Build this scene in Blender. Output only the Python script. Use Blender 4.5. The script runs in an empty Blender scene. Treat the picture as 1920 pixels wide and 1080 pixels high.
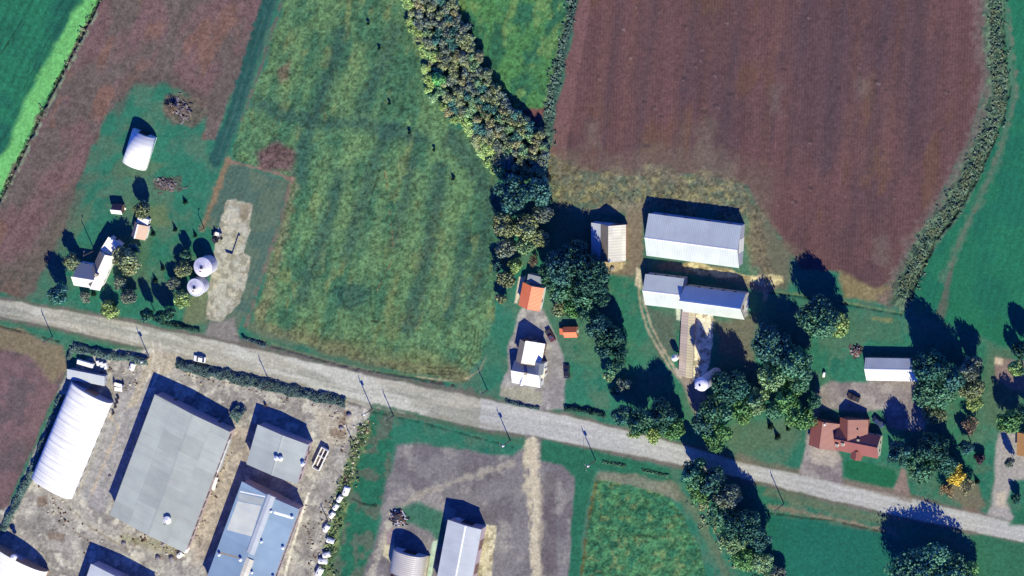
import bpy, math, random
import numpy as np
from mathutils import Vector, Matrix
random.seed(7); RNG = np.random.default_rng(7)
SC = bpy.context.scene
COL = SC.collection
PI = math.pi

# ------------------------------------------------------------------ camera
MPP = 0.17                       # metres on the ground per photograph pixel (1920 wide)
DIST = 2500.0
TILT = math.atan(0.45)
az = math.atan2(0.55, 0.83)
cam_pos = Vector((math.sin(TILT)*math.cos(az), math.sin(TILT)*math.sin(az), math.cos(TILT)))*DIST
fwd = (-cam_pos).normalized()
right = fwd.cross(Vector((0, 1, 0))).normalized()
up = right.cross(fwd).normalized()
cam_d = bpy.data.cameras.new('camera'); cam = bpy.data.objects.new('camera', cam_d); COL.objects.link(cam)
cam.matrix_world = Matrix(((right.x, up.x, -fwd.x, cam_pos.x), (right.y, up.y, -fwd.y, cam_pos.y),
                           (right.z, up.z, -fwd.z, cam_pos.z), (0, 0, 0, 1)))
cam_d.sensor_width = 36; cam_d.lens = 36*DIST/(1920*MPP)
cam_d.clip_start = 100; cam_d.clip_end = 9000
SC.camera = cam
TAN = 0.5*1920*MPP/DIST

def P(u, v, z=0.0):
    """world point seen at photograph pixel (u, v) at height z"""
    a = (u-960)/960*TAN; b = (540-v)/960*TAN
    d = fwd + right*a + up*b
    t = (z-cam_pos.z)/d.z
    p = cam_pos + d*t
    return Vector((p.x, p.y, z))

def to_px(X, Y, Z=0.0):
    dx = X-cam_pos.x; dy = Y-cam_pos.y; dz = Z-cam_pos.z
    w = dx*fwd.x+dy*fwd.y+dz*fwd.z
    a = (dx*right.x+dy*right.y+dz*right.z)/w
    b = (dx*up.x+dy*up.y+dz*up.z)/w
    return 960+a/TAN*960, 540-b/TAN*960

# ------------------------------------------------------------------ light
q = P(960-27, 540-62.5) - P(960, 540)
shx, shy = q.x/10, q.y/10                       # shadow offset per metre of height
sun_dir = Vector((-shx, -shy, 1)).normalized()  # towards the sun
elev = math.asin(sun_dir.z)
sun_az = math.atan2(sun_dir.x, sun_dir.y)
sd = bpy.data.lights.new('sun', 'SUN'); so = bpy.data.objects.new('sun', sd); COL.objects.link(so)
sd.energy = 5.0; sd.angle = math.radians(0.5); sd.color = (1.0, 0.95, 0.78)
so.rotation_euler = (-sun_dir).to_track_quat('-Z', 'Y').to_euler(); so.location = (0, 0, 300)
W = bpy.data.worlds.new('World'); SC.world = W; W.use_nodes = True
nt = W.node_tree; nt.nodes.clear()
sky = nt.nodes.new('ShaderNodeTexSky'); sky.sky_type = 'NISHITA'; sky.sun_disc = False
sky.sun_elevation = elev; sky.sun_rotation = sun_az
sky.ozone_density = 8.0; sky.air_density = 0.8; sky.dust_density = 0.0; sky.altitude = 100
bg = nt.nodes.new('ShaderNodeBackground'); bg.inputs[1].default_value = 0.15
wo = nt.nodes.new('ShaderNodeOutputWorld')
tint = nt.nodes.new('ShaderNodeMix'); tint.data_type = 'RGBA'; tint.blend_type = 'MULTIPLY'; tint.inputs[0].default_value = 1.0
tint.inputs[7].default_value = (0.18, 0.42, 1.42, 1)      # deep clear autumn sky: strongly blue shade
nt.links.new(sky.outputs[0], tint.inputs[6]); nt.links.new(tint.outputs[2], bg.inputs[0]); nt.links.new(bg.outputs[0], wo.inputs[0])
SC.view_settings.view_transform = 'Standard'; SC.view_settings.look = 'None'
SC.view_settings.gamma = 1; SC.view_settings.exposure = 0.4; SC.view_settings.use_curve_mapping = False

# ------------------------------------------------------------------ colours
K = (1.31, 1.34, 1.76)                     # sunlit level ground: picture value = albedo * K
def lin(c):
    c = c/255.0
    return c/12.92 if c <= 0.04045 else ((c+0.055)/1.055)**2.4
def C(r, g, b, cap=0.85):
    return tuple(min(cap, lin(x)/k) for x, k in zip((r, g, b), K))
WHITE = (0.83, 0.81, 0.65)
def C4(*a): return C(*a)+(1,)

# ------------------------------------------------------------------ materials
def new_mat(name):
    m = bpy.data.materials.new(name); m.use_nodes = True
    n = m.node_tree.nodes; l = m.node_tree.links
    return m, n, l, n['Principled BSDF']
def node(n, t, **kw):
    x = n.new(t)
    for k, v in kw.items():
        if k.startswith('i_'): x.inputs[int(k[2:])].default_value = v
        else: setattr(x, k, v)
    return x
def mixc(n, l, f, a, b, mode='MIX'):
    x = n.new('ShaderNodeMix'); x.data_type = 'RGBA'; x.blend_type = mode
    for idx, val in ((0, f), (6, a), (7, b)):
        if hasattr(val, 'is_output'): l.new(val, x.inputs[idx])
        else: x.inputs[idx].default_value = val
    return x.outputs[2]
def ramp(n, l, src, lo, hi, c0=(0, 0, 0, 1), c1=(1, 1, 1, 1)):
    r = n.new('ShaderNodeValToRGB'); r.color_ramp.elements[0].position = lo; r.color_ramp.elements[1].position = hi
    r.color_ramp.elements[0].color = c0; r.color_ramp.elements[1].color = c1
    l.new(src, r.inputs[0]); return r.outputs[0]

def plain(name, col, rough=0.7, var=0.25, scale=1.5, metallic=0.0):
    m, n, l, b = new_mat(name)
    tc = n.new('ShaderNodeTexCoord')
    nz = node(n, 'ShaderNodeTexNoise'); nz.inputs['Scale'].default_value = scale; nz.inputs['Detail'].default_value = 5
    l.new(tc.outputs['Object'], nz.inputs['Vector'])
    f = ramp(n, l, nz.outputs[0], 0.3, 0.7, (1-var,)*3+(1,), (1+var*0.4,)*3+(1,))
    l.new(mixc(n, l, 1.0, tuple(col)+(1,), f, 'MULTIPLY'), b.inputs['Base Color'])
    b.inputs['Roughness'].default_value = rough; b.inputs['Metallic'].default_value = metallic
    return m

def roof_mat(name, col, rib=0.9, stain=0.3, stain_col=(0.25, 0.2, 0.16), rough=0.5, panels=0.0, bump=0.5, panel_size=(6, 5)):
    """sheet roofing: ribs run down the slope (local Y), stains streak down it, whole sheets differ in age"""
    m, n, l, b = new_mat(name)
    tc = n.new('ShaderNodeTexCoord')
    wv = node(n, 'ShaderNodeTexWave', wave_type='BANDS', bands_direction='X', wave_profile='SIN')
    wv.inputs['Scale'].default_value = 0.314/(rib*0.75); wv.inputs['Distortion'].default_value = 0
    l.new(tc.outputs['Object'], wv.inputs['Vector'])
    mp = n.new('ShaderNodeMapping'); mp.inputs['Scale'].default_value = (0.9, 0.12, 0.4); l.new(tc.outputs['Object'], mp.inputs[0])
    nz = node(n, 'ShaderNodeTexNoise'); nz.inputs['Scale'].default_value = 1.0; nz.inputs['Detail'].default_value = 6
    l.new(mp.outputs[0], nz.inputs['Vector'])
    n2 = node(n, 'ShaderNodeTexNoise'); n2.inputs['Scale'].default_value = 0.22; n2.inputs['Detail'].default_value = 4
    l.new(tc.outputs['Object'], n2.inputs['Vector'])
    base = tuple(col)+(1,)
    c = mixc(n, l, 1.0, base, ramp(n, l, wv.outputs[0], 0.0, 1.0, (0.93, 0.93, 0.93, 1), (1.03, 1.03, 1.03, 1)), 'MULTIPLY')
    c = mixc(n, l, 1.0, c, ramp(n, l, n2.outputs[0], 0.3, 0.7, (0.88, 0.88, 0.89, 1), (1.05, 1.05, 1.04, 1)), 'MULTIPLY')
    if panels:
        br = node(n, 'ShaderNodeTexBrick', offset=0.37); br.inputs['Scale'].default_value = 1.0
        br.inputs['Brick Width'].default_value = panel_size[0]; br.inputs['Row Height'].default_value = panel_size[1]
        br.inputs['Mortar Size'].default_value = 0.06; br.inputs['Color1'].default_value = (1-panels,)*3+(1,)
        br.inputs['Color2'].default_value = (1.06, 1.06, 1.06, 1); br.inputs['Mortar'].default_value = (1-panels*0.9,)*3+(1,)
        br.inputs['Bias'].default_value = 0.25
        l.new(tc.outputs['Object'], br.inputs['Vector'])
        c = mixc(n, l, 1.0, c, br.outputs[0], 'MULTIPLY')
    f = ramp(n, l, nz.outputs[0], 0.52, 0.78, (0, 0, 0, 1), (stain, stain, stain, 1))
    c = mixc(n, l, f, c, tuple(stain_col)+(1,))
    l.new(c, b.inputs['Base Color']); b.inputs['Roughness'].default_value = rough
    bp = n.new('ShaderNodeBump'); bp.inputs['Strength'].default_value = bump; bp.inputs['Distance'].default_value = 0.05
    l.new(wv.outputs[0], bp.inputs['Height']); l.new(bp.outputs[0], b.inputs['Normal'])
    return m

def attr_mat(name, rough=0.95, tint_obj=False, fine=1.2, amount=0.25, bump=0.0):
    """colour comes from the mesh attribute Col (ground cover or leaf tone), fine procedural grain on top"""
    m, n, l, b = new_mat(name)
    at = node(n, 'ShaderNodeAttribute', attribute_name='Col')
    tc = n.new('ShaderNodeTexCoord')
    nz = node(n, 'ShaderNodeTexNoise'); nz.inputs['Scale'].default_value = fine; nz.inputs['Detail'].default_value = 6; nz.inputs['Roughness'].default_value = 0.7
    l.new(tc.outputs['Object'], nz.inputs['Vector'])
    f = ramp(n, l, nz.outputs[0], 0.3, 0.7, (1-amount,)*3+(1,), (1+amount,)*3+(1,))
    c = mixc(n, l, 1.0, at.outputs['Color'], f, 'MULTIPLY')
    if tint_obj:
        oi = n.new('ShaderNodeObjectInfo')
        c = mixc(n, l, 1.0, c, oi.outputs['Color'], 'MULTIPLY')
    l.new(c, b.inputs['Base Color']); b.inputs['Roughness'].default_value = rough
    b.inputs['Specular IOR Level'].default_value = 0.15
    if bump:
        bp = n.new('ShaderNodeBump'); bp.inputs['Strength'].default_value = bump; bp.inputs['Distance'].default_value = 0.15
        l.new(nz.outputs[0], bp.inputs['Height']); l.new(bp.outputs[0], b.inputs['Normal'])
    return m

M = {}
M['ground'] = attr_mat('ground_cover', bump=0.5)
M['leaf'] = attr_mat('tree_leaves', tint_obj=True, fine=0.8, amount=0.2, rough=0.8)
M['weed'] = attr_mat('weed_leaves', fine=0.8, amount=0.2)
M['bark'] = plain('bark', (0.10, 0.08, 0.06), 0.9)
M['pole'] = plain('pole_wood', (0.16, 0.12, 0.09), 0.9)
M['pale_wood'] = plain('pale_wood', (0.30, 0.25, 0.20), 0.9)
M['dark_metal'] = plain('dark_metal', (0.03, 0.028, 0.03), 0.5)
M['rust'] = plain('rusty_metal', (0.13, 0.06, 0.04), 0.8)
M['white_paint'] = plain('white_paint', WHITE, 0.5, 0.1)
M['white_metal'] = roof_mat('white_metal_sheet', WHITE, 0.7, 0.12)
M['fabric'] = roof_mat('white_roof_fabric', WHITE, 2.3, 0.10, bump=0.25, rough=0.6)
M['fabric_ribbed'] = roof_mat('white_ribbed_fabric', WHITE, 2.8, 0.12, bump=0.9, rough=0.6)
M['grey_sheet'] = roof_mat('grey_metal_sheet', C(186, 195, 200), 0.8, 0.22, panels=0.16, panel_size=(7, 30))
M['grey_panels'] = roof_mat('grey_fibre_cement', C(184, 192, 192), 1.0, 0.3, panels=0.17, panel_size=(6.5, 7.2))
M['blue_sheet'] = roof_mat('blue_grey_sheet', C(148, 176, 210), 0.8, 0.18, panels=0.14, panel_size=(9, 30))
M['pale_sheet'] = roof_mat('pale_blue_grey_sheet', C(200, 208, 224), 0.8, 0.18)
M['barn_sheet'] = roof_mat('barn_galvanised_sheet', C(216, 226, 234), 0.8, 0.15)
M['streaky_white'] = roof_mat('streaky_translucent_sheet', C(222, 226, 224), 0.7, 0.55, (0.40, 0.42, 0.42))
M['mottled_white'] = roof_mat('mottled_white_roof', C(240, 236, 226), 1.2, 0.5, (0.42, 0.38, 0.34), panels=0.2, panel_size=(2.2, 2.4))
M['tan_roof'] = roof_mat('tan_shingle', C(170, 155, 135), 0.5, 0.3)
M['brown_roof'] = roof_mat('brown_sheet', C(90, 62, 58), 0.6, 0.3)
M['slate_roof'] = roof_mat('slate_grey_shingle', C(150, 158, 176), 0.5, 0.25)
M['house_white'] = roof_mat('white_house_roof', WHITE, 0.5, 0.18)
M['pink_roof'] = roof_mat('pink_tan_shingle', C(205, 170, 150), 0.5, 0.35)
M['orange_roof'] = roof_mat('orange_metal_sheet', (0.80, 0.20, 0.06), 0.6, 0.12, (0.35, 0.08, 0.03))
M['red_roof'] = roof_mat('brick_red_shingle', C(156, 94, 84), 0.5, 0.35, (0.2, 0.1, 0.08))
M['cream_wall'] = plain('cream_wall', (0.55, 0.52, 0.40), 0.8)
M['white_wall'] = plain('white_wall', (0.70, 0.69, 0.58), 0.8, 0.12)
M['pink_wall'] = plain('weathered_board_wall', (0.42, 0.33, 0.30), 0.9)
M['grey_wall'] = plain('grey_sheet_wall', (0.42, 0.42, 0.42), 0.7)
M['brown_wall'] = plain('brown_wall', (0.17, 0.10, 0.07), 0.8)
M['brick_wall'] = plain('red_brick_wall', (0.27, 0.12, 0.09), 0.9)
M['tan_wall'] = plain('tan_board_wall', (0.40, 0.25, 0.13), 0.8)
M['glass'] = plain('window_glass', (0.03, 0.04, 0.05), 0.1, 0.1)
M['door'] = plain('door_panel', (0.33, 0.31, 0.30), 0.6)
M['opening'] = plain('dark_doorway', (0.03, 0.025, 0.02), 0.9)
M['concrete'] = plain('concrete', C(190, 186, 172), 0.9, 0.4, 0.6)
M['silo_wall'] = plain('silo_staves', (0.40, 0.41, 0.42), 0.7, 0.25)
M['bin_wall'] = roof_mat('corrugated_bin_wall', (0.52, 0.52, 0.52), 0.5, 0.2)
M['bin_roof'] = plain('bin_roof_metal', (0.72, 0.69, 0.64), 0.45, 0.18, 0.8)
M['car_dark'] = plain('dark_car_paint', (0.02, 0.02, 0.025), 0.3, 0.1)
M['car_maroon'] = plain('maroon_car_paint', (0.10, 0.03, 0.03), 0.3, 0.1)
M['car_brown'] = plain('brown_car_paint', (0.05, 0.035, 0.025), 0.3, 0.1)
M['car_blue'] = plain('blue_car_paint', (0.03, 0.05, 0.10), 0.3, 0.1)
M['tyre'] = plain('tyre_rubber', (0.02, 0.02, 0.02), 0.9, 0.1)
M['lamp'] = plain('headlight_lens', (0.7, 0.7, 0.66), 0.2, 0.05)
M['hutch'] = plain('white_plastic', WHITE, 0.5, 0.12)
M['rock'] = plain('rock', (0.22, 0.20, 0.19), 0.9, 0.4)
M['hay'] = plain('old_straw', (0.45, 0.40, 0.26), 0.95, 0.4)

# ------------------------------------------------------------------ object helpers
def link(o, parent=None):
    COL.objects.link(o)
    if parent is not None: o.parent = parent
    return o
def tag(o, label, cat, group=None, kind=None):
    if label: o['label'] = label
    if cat: o['category'] = cat
    if group: o['group'] = group
    if kind: o['kind'] = kind
    return o
def thing(name, label, cat, loc, rotz=0, group=None, scale=None):
    o = bpy.data.objects.new(name, None); link(o); o.location = loc; o.rotation_euler = (0, 0, rotz)
    o.empty_display_size = 0.5
    if scale: o.scale = scale
    return tag(o, label, cat, group)
class MB:
    def __init__(s): s.v = []; s.f = []
    def add(s, vs, fs):
        b = len(s.v); s.v += [tuple(x) for x in vs]; s.f += [tuple(b+i for i in f) for f in fs]; return s
    def box(s, x0, x1, y0, y1, z0, z1, ch=0.0):
        if ch <= 0:
            return s.add([(x0, y0, z0), (x1, y0, z0), (x1, y1, z0), (x0, y1, z0), (x0, y0, z1), (x1, y0, z1), (x1, y1, z1), (x0, y1, z1)],
                         [(3, 2, 1, 0), (4, 5, 6, 7), (0, 1, 5, 4), (1, 2, 6, 5), (2, 3, 7, 6), (3, 0, 4, 7)])
        c = ch
        vs = []
        for z, d in ((z0, 0), (z1-c, 0), (z1, c)):
            vs += [(x0+d, y0+d, z), (x1-d, y0+d, z), (x1-d, y1-d, z), (x0+d, y1-d, z)]
        fs = [(3, 2, 1, 0), (8, 9, 10, 11)]
        for k in (0, 4):
            for i in range(4): fs.append((k+i, k+(i+1) % 4, k+4+(i+1) % 4, k+4+i))
        return s.add(vs, fs)
    def lathe(s, prof, n=16, cx=0, cy=0, cap=True):
        vs = []; fs = []
        for r, z in prof:
            for i in range(n):
                a = 2*PI*i/n; vs.append((cx+r*math.cos(a), cy+r*math.sin(a), z))
        for k in range(len(prof)-1):
            for i in range(n): fs.append((k*n+i, k*n+(i+1) % n, (k+1)*n+(i+1) % n, (k+1)*n+i))
        if cap:
            fs.append(tuple(range(n-1, -1, -1))); fs.append(tuple((len(prof)-1)*n+i for i in range(n)))
        return s.add(vs, fs)
    def bar(s, a, b, r0, r1=None, n=6):
        a = Vector(a); b = Vector(b); r1 = r0 if r1 is None else r1
        d = (b-a).normalized(); x = d.orthogonal().normalized(); y = d.cross(x)
        vs = []
        for p, r in ((a, r0), (b, r1)):
            for i in range(n):
                t = 2*PI*i/n; vs.append(p+x*(r*math.cos(t))+y*(r*math.sin(t)))
        fs = [(i, (i+1) % n, n+(i+1) % n, n+i) for i in range(n)]+[tuple(range(n-1, -1, -1)), tuple(range(n, 2*n))]
        return s.add(vs, fs)
    def prism(s, poly, x0, x1):
        """closed (y, z) polygon extruded along x"""
        n = len(poly)
        vs = [(x0, y, z) for y, z in poly]+[(x1, y, z) for y, z in poly]
        fs = [tuple(range(n)), tuple(range(2*n-1, n-1, -1))]+[(i, n+i, n+(i+1) % n, (i+1) % n) for i in range(n)]
        return s.add(vs, fs)
    def build(s, name, mat, parent=None, loc=(0, 0, 0), rotz=0, smooth=False):
        me = bpy.data.meshes.new(name); me.from_pydata(s.v, [], s.f); me.materials.append(M[mat] if isinstance(mat, str) else mat)
        me.update()
        import bmesh
        bm = bmesh.new(); bm.from_mesh(me); bmesh.ops.recalc_face_normals(bm, faces=bm.faces); bm.to_mesh(me); bm.free()
        if smooth: me.polygons.foreach_set('use_smooth', [True]*len(me.polygons))
        o = bpy.data.objects.new(name, me); link(o, parent); o.location = loc; o.rotation_euler = (0, 0, rotz)
        return o
def copy_tree(o, parent=None):
    c = o.copy(); COL.objects.link(c)
    if parent is not None: c.parent = parent
    for ch in list(o.children): copy_tree(ch, c)
    return c

# ------------------------------------------------------------------ noise on arrays
def vnoise(x, y, scale, seed):
    r = np.random.default_rng(seed); T = r.random((256, 256)).astype(np.float32)
    fx = x/scale; fy = y/scale
    ix = np.floor(fx).astype(np.int64); iy = np.floor(fy).astype(np.int64)
    tx = fx-ix; ty = fy-iy
    tx = tx*tx*(3-2*tx); ty = ty*ty*(3-2*ty)
    a = T[ix & 255, iy & 255]; b = T[(ix+1) & 255, iy & 255]; c = T[ix & 255, (iy+1) & 255]; d = T[(ix+1) & 255, (iy+1) & 255]
    return (a*(1-tx)+b*tx)*(1-ty)+(c*(1-tx)+d*tx)*ty
def fbm(x, y, scale, seed, octv=4):
    s = 0; amp = 1; tot = 0
    for k in range(octv):
        s = s+amp*vnoise(x+17.3*k, y-9.1*k, scale/2**k, seed+k); tot += amp; amp *= 0.55
    return s/tot
def sstep(x, a, b):
    t = np.clip((x-a)/(b-a), 0, 1); return t*t*(3-2*t)

# ------------------------------------------------------------------ ground: one fine grid, coloured by its real cover
corners = [P(u, v) for u, v in ((-150, -150), (2070, -150), (2070, 1230), (-150, 1230))]
gx0 = min(c.x for c in corners); gx1 = max(c.x for c in corners); gy0 = min(c.y for c in corners); gy1 = max(c.y for c in corners)
STEP = 0.36
nx = int((gx1-gx0)/STEP)+1; ny = int((gy1-gy0)/STEP)+1
gx = np.linspace(gx0, gx1, nx); gy = np.linspace(gy0, gy1, ny)
X, Y = np.meshgrid(gx, gy); X = X.ravel(); Y = Y.ravel()
U, V = to_px(X, Y)
N = len(X)
colr = np.zeros((N, 3), np.float32); lab = np.zeros(N, np.int16); Z = np.zeros(N, np.float32)
rough_z = np.full(N, 0.035, np.float32)           # amplitude of small relief
grain = np.full(N, 0.16, np.float32)
LABELS = ['lawn', 'road', 'gravel_yard', 'ploughed_field', 'meadow', 'crop_field', 'grass_field', 'driveway', 'concrete_pad', 'dirt_track']
LI = {k: i for i, k in enumerate(LABELS)}
n_fine = fbm(U, V, 9, 11, 3); n_mid = fbm(U, V, 38, 12, 4); n_big = fbm(U, V, 150, 13, 3); n_white = RNG.random(N).astype(np.float32)
n_two = fbm(U, V, 5.0, 14, 2)
U = np.clip(U, -52, 1972); V = np.clip(V, -52, 1132)      # the cover at the frame's edge carries on outwards

def seg_dist(idx, pts, closed):
    pu = U[idx]; pv = V[idx]; best = np.full(len(idx), 1e9); inside = np.zeros(len(idx), bool)
    m = len(pts)
    for i in range(m if closed else m-1):
        x1, y1 = pts[i]; x2, y2 = pts[(i+1) % m]
        dx = x2-x1; dy = y2-y1; L = dx*dx+dy*dy+1e-9
        t = np.clip(((pu-x1)*dx+(pv-y1)*dy)/L, 0, 1)
        best = np.minimum(best, (pu-x1-t*dx)**2+(pv-y1-t*dy)**2)
        if closed and y1 != y2:
            c = ((y1 > pv) != (y2 > pv)) & (pu < (x2-x1)*(pv-y1)/(y2-y1)+x1)
            inside ^= c
    d = np.sqrt(best)
    return np.where(inside, d, -d) if closed else d
def subset(pts, pad):
    a = np.array(pts)
    return np.nonzero((U > a[:, 0].min()-pad) & (U < a[:, 0].max()+pad) & (V > a[:, 1].min()-pad) & (V < a[:, 1].max()+pad))[0]
def apply(idx, w, col, label, rz, gr, tex):
    c = np.array(col, np.float32)[None, :]
    if tex is not None: c = tex(idx, c)
    colr[idx] = colr[idx]*(1-w[:, None])+c*w[:, None]
    if label is not None: lab[idx[w > 0.5]] = LI[label]
    if rz is not None: rough_z[idx] = rough_z[idx]*(1-w)+rz*w
    if gr is not None: grain[idx] = grain[idx]*(1-w)+gr*w
def fill(pts, col, soft=3, wob=4, label=None, rz=None, gr=None, tex=None, alpha=1.0, wn='mid'):
    idx = subset(pts, soft+wob+2)
    if len(idx) == 0: return
    d = seg_dist(idx, pts, True)
    nn = (n_mid if wn == 'mid' else n_fine)[idx]
    d = d+wob*(nn-0.5)*3
    apply(idx, sstep(d, -soft, soft)*alpha, col, label, rz, gr, tex)
def stroke(pts, width, col, soft=2, wob=2, label=None, rz=None, gr=None, tex=None, alpha=1.0, dz=0.0, brk=0.0):
    idx = subset(pts, width+soft+wob+4)
    if len(idx) == 0: return
    d = width/2-seg_dist(idx, pts, False)+wob*(n_fine[idx]-0.5)*3
    w = sstep(d, -soft, soft)*alpha
    if brk: w = w*sstep(n_fine[idx], brk-0.12, brk+0.12)
    apply(idx, w, col, label, rz, gr, tex)
    if dz: Z[idx] += dz*w
def mottle(c2, scale_seed=21, scale=30, lo=0.4, hi=0.62, c3=None, stretch=None):
    c2 = np.array(c2, np.float32)[None, :]; c3 = None if c3 is None else np.array(c3, np.float32)[None, :]
    def f(idx, c):
        uu, vv = U[idx], V[idx]
        if stretch:
            ang, k = stretch; ca, sa = math.cos(ang), math.sin(ang)
            a = uu*ca+vv*sa; b = -uu*sa+vv*ca; uu, vv = a/k, b
        n = fbm(uu, vv, scale, scale_seed, 4); w = sstep(n, lo, hi)[:, None]
        out = c*(1-w)+c2*w
        if c3 is not None:
            n2 = fbm(uu+500, vv, scale*0.8, scale_seed+7, 4); w2 = sstep(n2, hi-0.06, hi+0.08)[:, None]
            out = out*(1-w2)+c3*w2
        return out
    return f
def rows(base_tex, ang, period, amp, warp=0.0):
    """machine rows: fine dark and light lines running at angle ang in the picture plane"""
    def f(idx, c):
        c = base_tex(idx, c) if base_tex else np.repeat(c, len(idx), 0)
        s = -U[idx]*math.sin(ang)+V[idx]*math.cos(ang)+warp*(n_mid[idx]-0.5)
        k = fbm(U[idx]*1.0, V[idx]*1.0, 60, 55, 2)
        m = 1+amp*np.sin(2*PI*s/period)*(0.4+1.2*k)+0.5*amp*np.sin(2*PI*s/(period*7.3))
        return c*m[:, None]
    return f

TEAL = C(48, 116, 98)
colr[:] = TEAL
apply(np.arange(N), np.ones(N, np.float32), TEAL, 'lawn', None, None, mottle(C(76, 116, 99), 31, 34, 0.40, 0.70, C(38, 108, 94)))
# --- north-west grass field with its pale strip
fill([(-60, -60), (185, -60), (186, 0), (0, 372), (-60, 490)], C(38, 112, 86), 2, 3, 'grass_field', 0.05, 0.2,
     rows(mottle(C(30, 92, 80), 32, 60, 0.4, 0.65), math.radians(117), 17, 0.10, 8))
fill([(150, -60), (186, -60), (184, 0), (90, 185), (2, 362), (-60, 480), (-60, 400), (0, 300), (62, 165), (150, 0)], C(110, 186, 112), 7, 7, 'grass_field', None, 0.18)
for a, b in (((40, 40), (0, 105)), ((95, 65), (45, 165)), ((120, 0), (104, 20)), ((62, 0), (52, 15))):
    stroke([a, b], 1.6, C(24, 60, 45), 1.2, 1, alpha=0.8)
# --- west ploughed field
PF1 = mottle(C(102, 93, 92), 33, 45, 0.38, 0.62, C(122, 96, 90), (math.radians(115), 2.2))
fill([(190, -60), (512, -60), (500, 0), (455, 130), (405, 262), (378, 262), (392, 205), (330, 160), (250, 150), (200, 215), (158, 320), (120, 420), (70, 545), (40, 556), (-60, 540), (-60, 470), (0, 372), (90, 185), (188, 0)],
     C(116, 93, 97), 4, 8, 'ploughed_field', 0.07, 0.26, rows(PF1, math.radians(116), 5.3, 0.05))
fill([(40, 556), (-60, 540), (-60, 480), (20, 490), (90, 440), (150, 330), (175, 330), (120, 450), (80, 545)], C(96, 92, 84), 14, 12, None, alpha=0.6)
fill([(215, 200), (250, 132), (330, 140), (400, 190), (402, 215), (330, 166), (250, 158), (222, 215)], C(92, 84, 82), 8, 8, None, alpha=0.7)
stroke([(186, 0), (90, 185), (0, 372), (-40, 450)], 5, C(34, 52, 44), 2, 3, alpha=0.9, dz=-0.9)
stroke([(194, 0), (98, 187), (6, 376)], 4, C(132, 150, 128), 2, 3, alpha=0.8, brk=0.45)
# --- green lane between ploughed field and meadow
stroke([(518, -40), (505, 0), (470, 110), (440, 210), (405, 300)], 27, C(40, 86, 84), 3, 4, 'dirt_track', 0.04)
for off in (-6, 6): stroke([(511+off, 0), (476+off, 110), (443+off, 215), (412+off, 300)], 3, C(64, 100, 98), 2, 2, alpha=0.7)
stroke([(530, 0), (488, 130), (452, 230)], 4, C(110, 96, 96), 3, 4, alpha=0.7)
# --- the big meadow
MD = mottle(C(66, 110, 86), 34, 26, 0.34, 0.66, C(104, 126, 88), (math.radians(105), 2.6))
MEAD = [(536, -60), (532, 0), (495, 130), (455, 232), (432, 296), (520, 320), (546, 336), (530, 400), (500, 500), (475, 590), (480, 612), (560, 650), (700, 688), (830, 712), (872, 708), (902, 672), (930, 590),
        (938, 480), (935, 330), (905, 290), (880, 250), (830, 212), (790, 165), (800, 110), (775, 60), (750, 0), (750, -60)]
fill(MEAD, C(94, 130, 93), 4, 8, 'meadow', 0.22, 0.46, MD)
for pts, w in (([(640, 60), (629, 114), (598, 193), (572, 264), (563, 334)], 26), ([(640, 330), (633, 352), (611, 422), (589, 492), (567, 562)], 26), ([(743, 53), (704, 149), (673, 211)], 24),
               ([(735, 240), (721, 264), (695, 325), (673, 404), (651, 475)], 24), ([(778, 290), (761, 369), (739, 457)], 17), ([(827, 316), (813, 413), (791, 527), (765, 615)], 26), ([(875, 439), (862, 518), (840, 598)], 20),
               ([(490, 195), (535, 215), (585, 228)], 26), ([(600, 228), (690, 236), (790, 262)], 24), ([(850, 262), (890, 310), (925, 380)], 40), ([(915, 400), (905, 480), (890, 560)], 24)):
    stroke(pts, w, C(50, 84, 80), 12, 8, alpha=0.7)
for pts, w in (([(615, 290), (600, 390)], 20), ([(668, 270), (640, 420)], 20), ([(725, 340), (700, 460)], 20), ([(790, 330), (765, 500)], 22), ([(850, 400), (830, 520), (815, 590)], 22), ([(560, 60), (530, 180)], 24), ([(680, 90), (640, 200)], 22)):
    stroke(pts, w, C(108, 138, 96), 11, 9, alpha=0.5)
stroke([(548, 345), (530, 430), (500, 560), (490, 590)], 22, C(122, 118, 94), 8, 9, alpha=0.6)
fill([(480, 285), (520, 262), (552, 280), (545, 322), (490, 318)], C(104, 74, 84), 9, 10, None, alpha=0.85)
fill([(520, 130), (545, 115), (540, 150), (525, 155)], C(118, 86, 84), 5, 5, None, alpha=0.6)
fill([(625, 545), (665, 528), (692, 545), (660, 590), (630, 580)], C(44, 84, 80), 8, 10, None, alpha=0.75, rz=0.25)
fill([(455, 600), (520, 605), (700, 668), (830, 690), (880, 700), (860, 715), (700, 692), (520, 640), (460, 622)], C(116, 112, 90), 8, 10, None, alpha=0.65)
fill([(480, 598), (640, 640), (800, 660), (870, 690), (830, 706), (700, 680), (560, 640)], C(114, 118, 82), 14, 12, None, alpha=0.5)
for r in (0, 6, 12):
    stroke([(898-r, 610), (894-r, 650-r*0.5), (880-r, 680-r), (850, 702-r), (800, 700-r)], 1.8, C(56, 62, 46), 1.2, 1, alpha=0.7, dz=-0.2)
stroke([(440, 628), (470, 637), (560, 662), (660, 690), (760, 705), (850, 722)], 3.5, C(36, 44, 38), 1.6, 2, alpha=0.85, dz=-0.5, brk=0.35)
stroke([(445, 640), (600, 678), (760, 718), (890, 742)], 20, C(106, 100, 98), 5, 6, alpha=0.85)
stroke([(500, 640), (600, 668), (700, 692), (800, 712)], 7, C(72, 112, 88), 4, 4, alpha=0.7)
stroke([(780, 706), (840, 714), (876, 710), (900, 694), (912, 668)], 3, C(160, 148, 124), 1.5, 1.5, alpha=0.8)
stroke([(697, 601), (722, 605)], 2.5, C(50, 50, 36), 1, 1, alpha=0.9, dz=-0.3)
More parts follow.
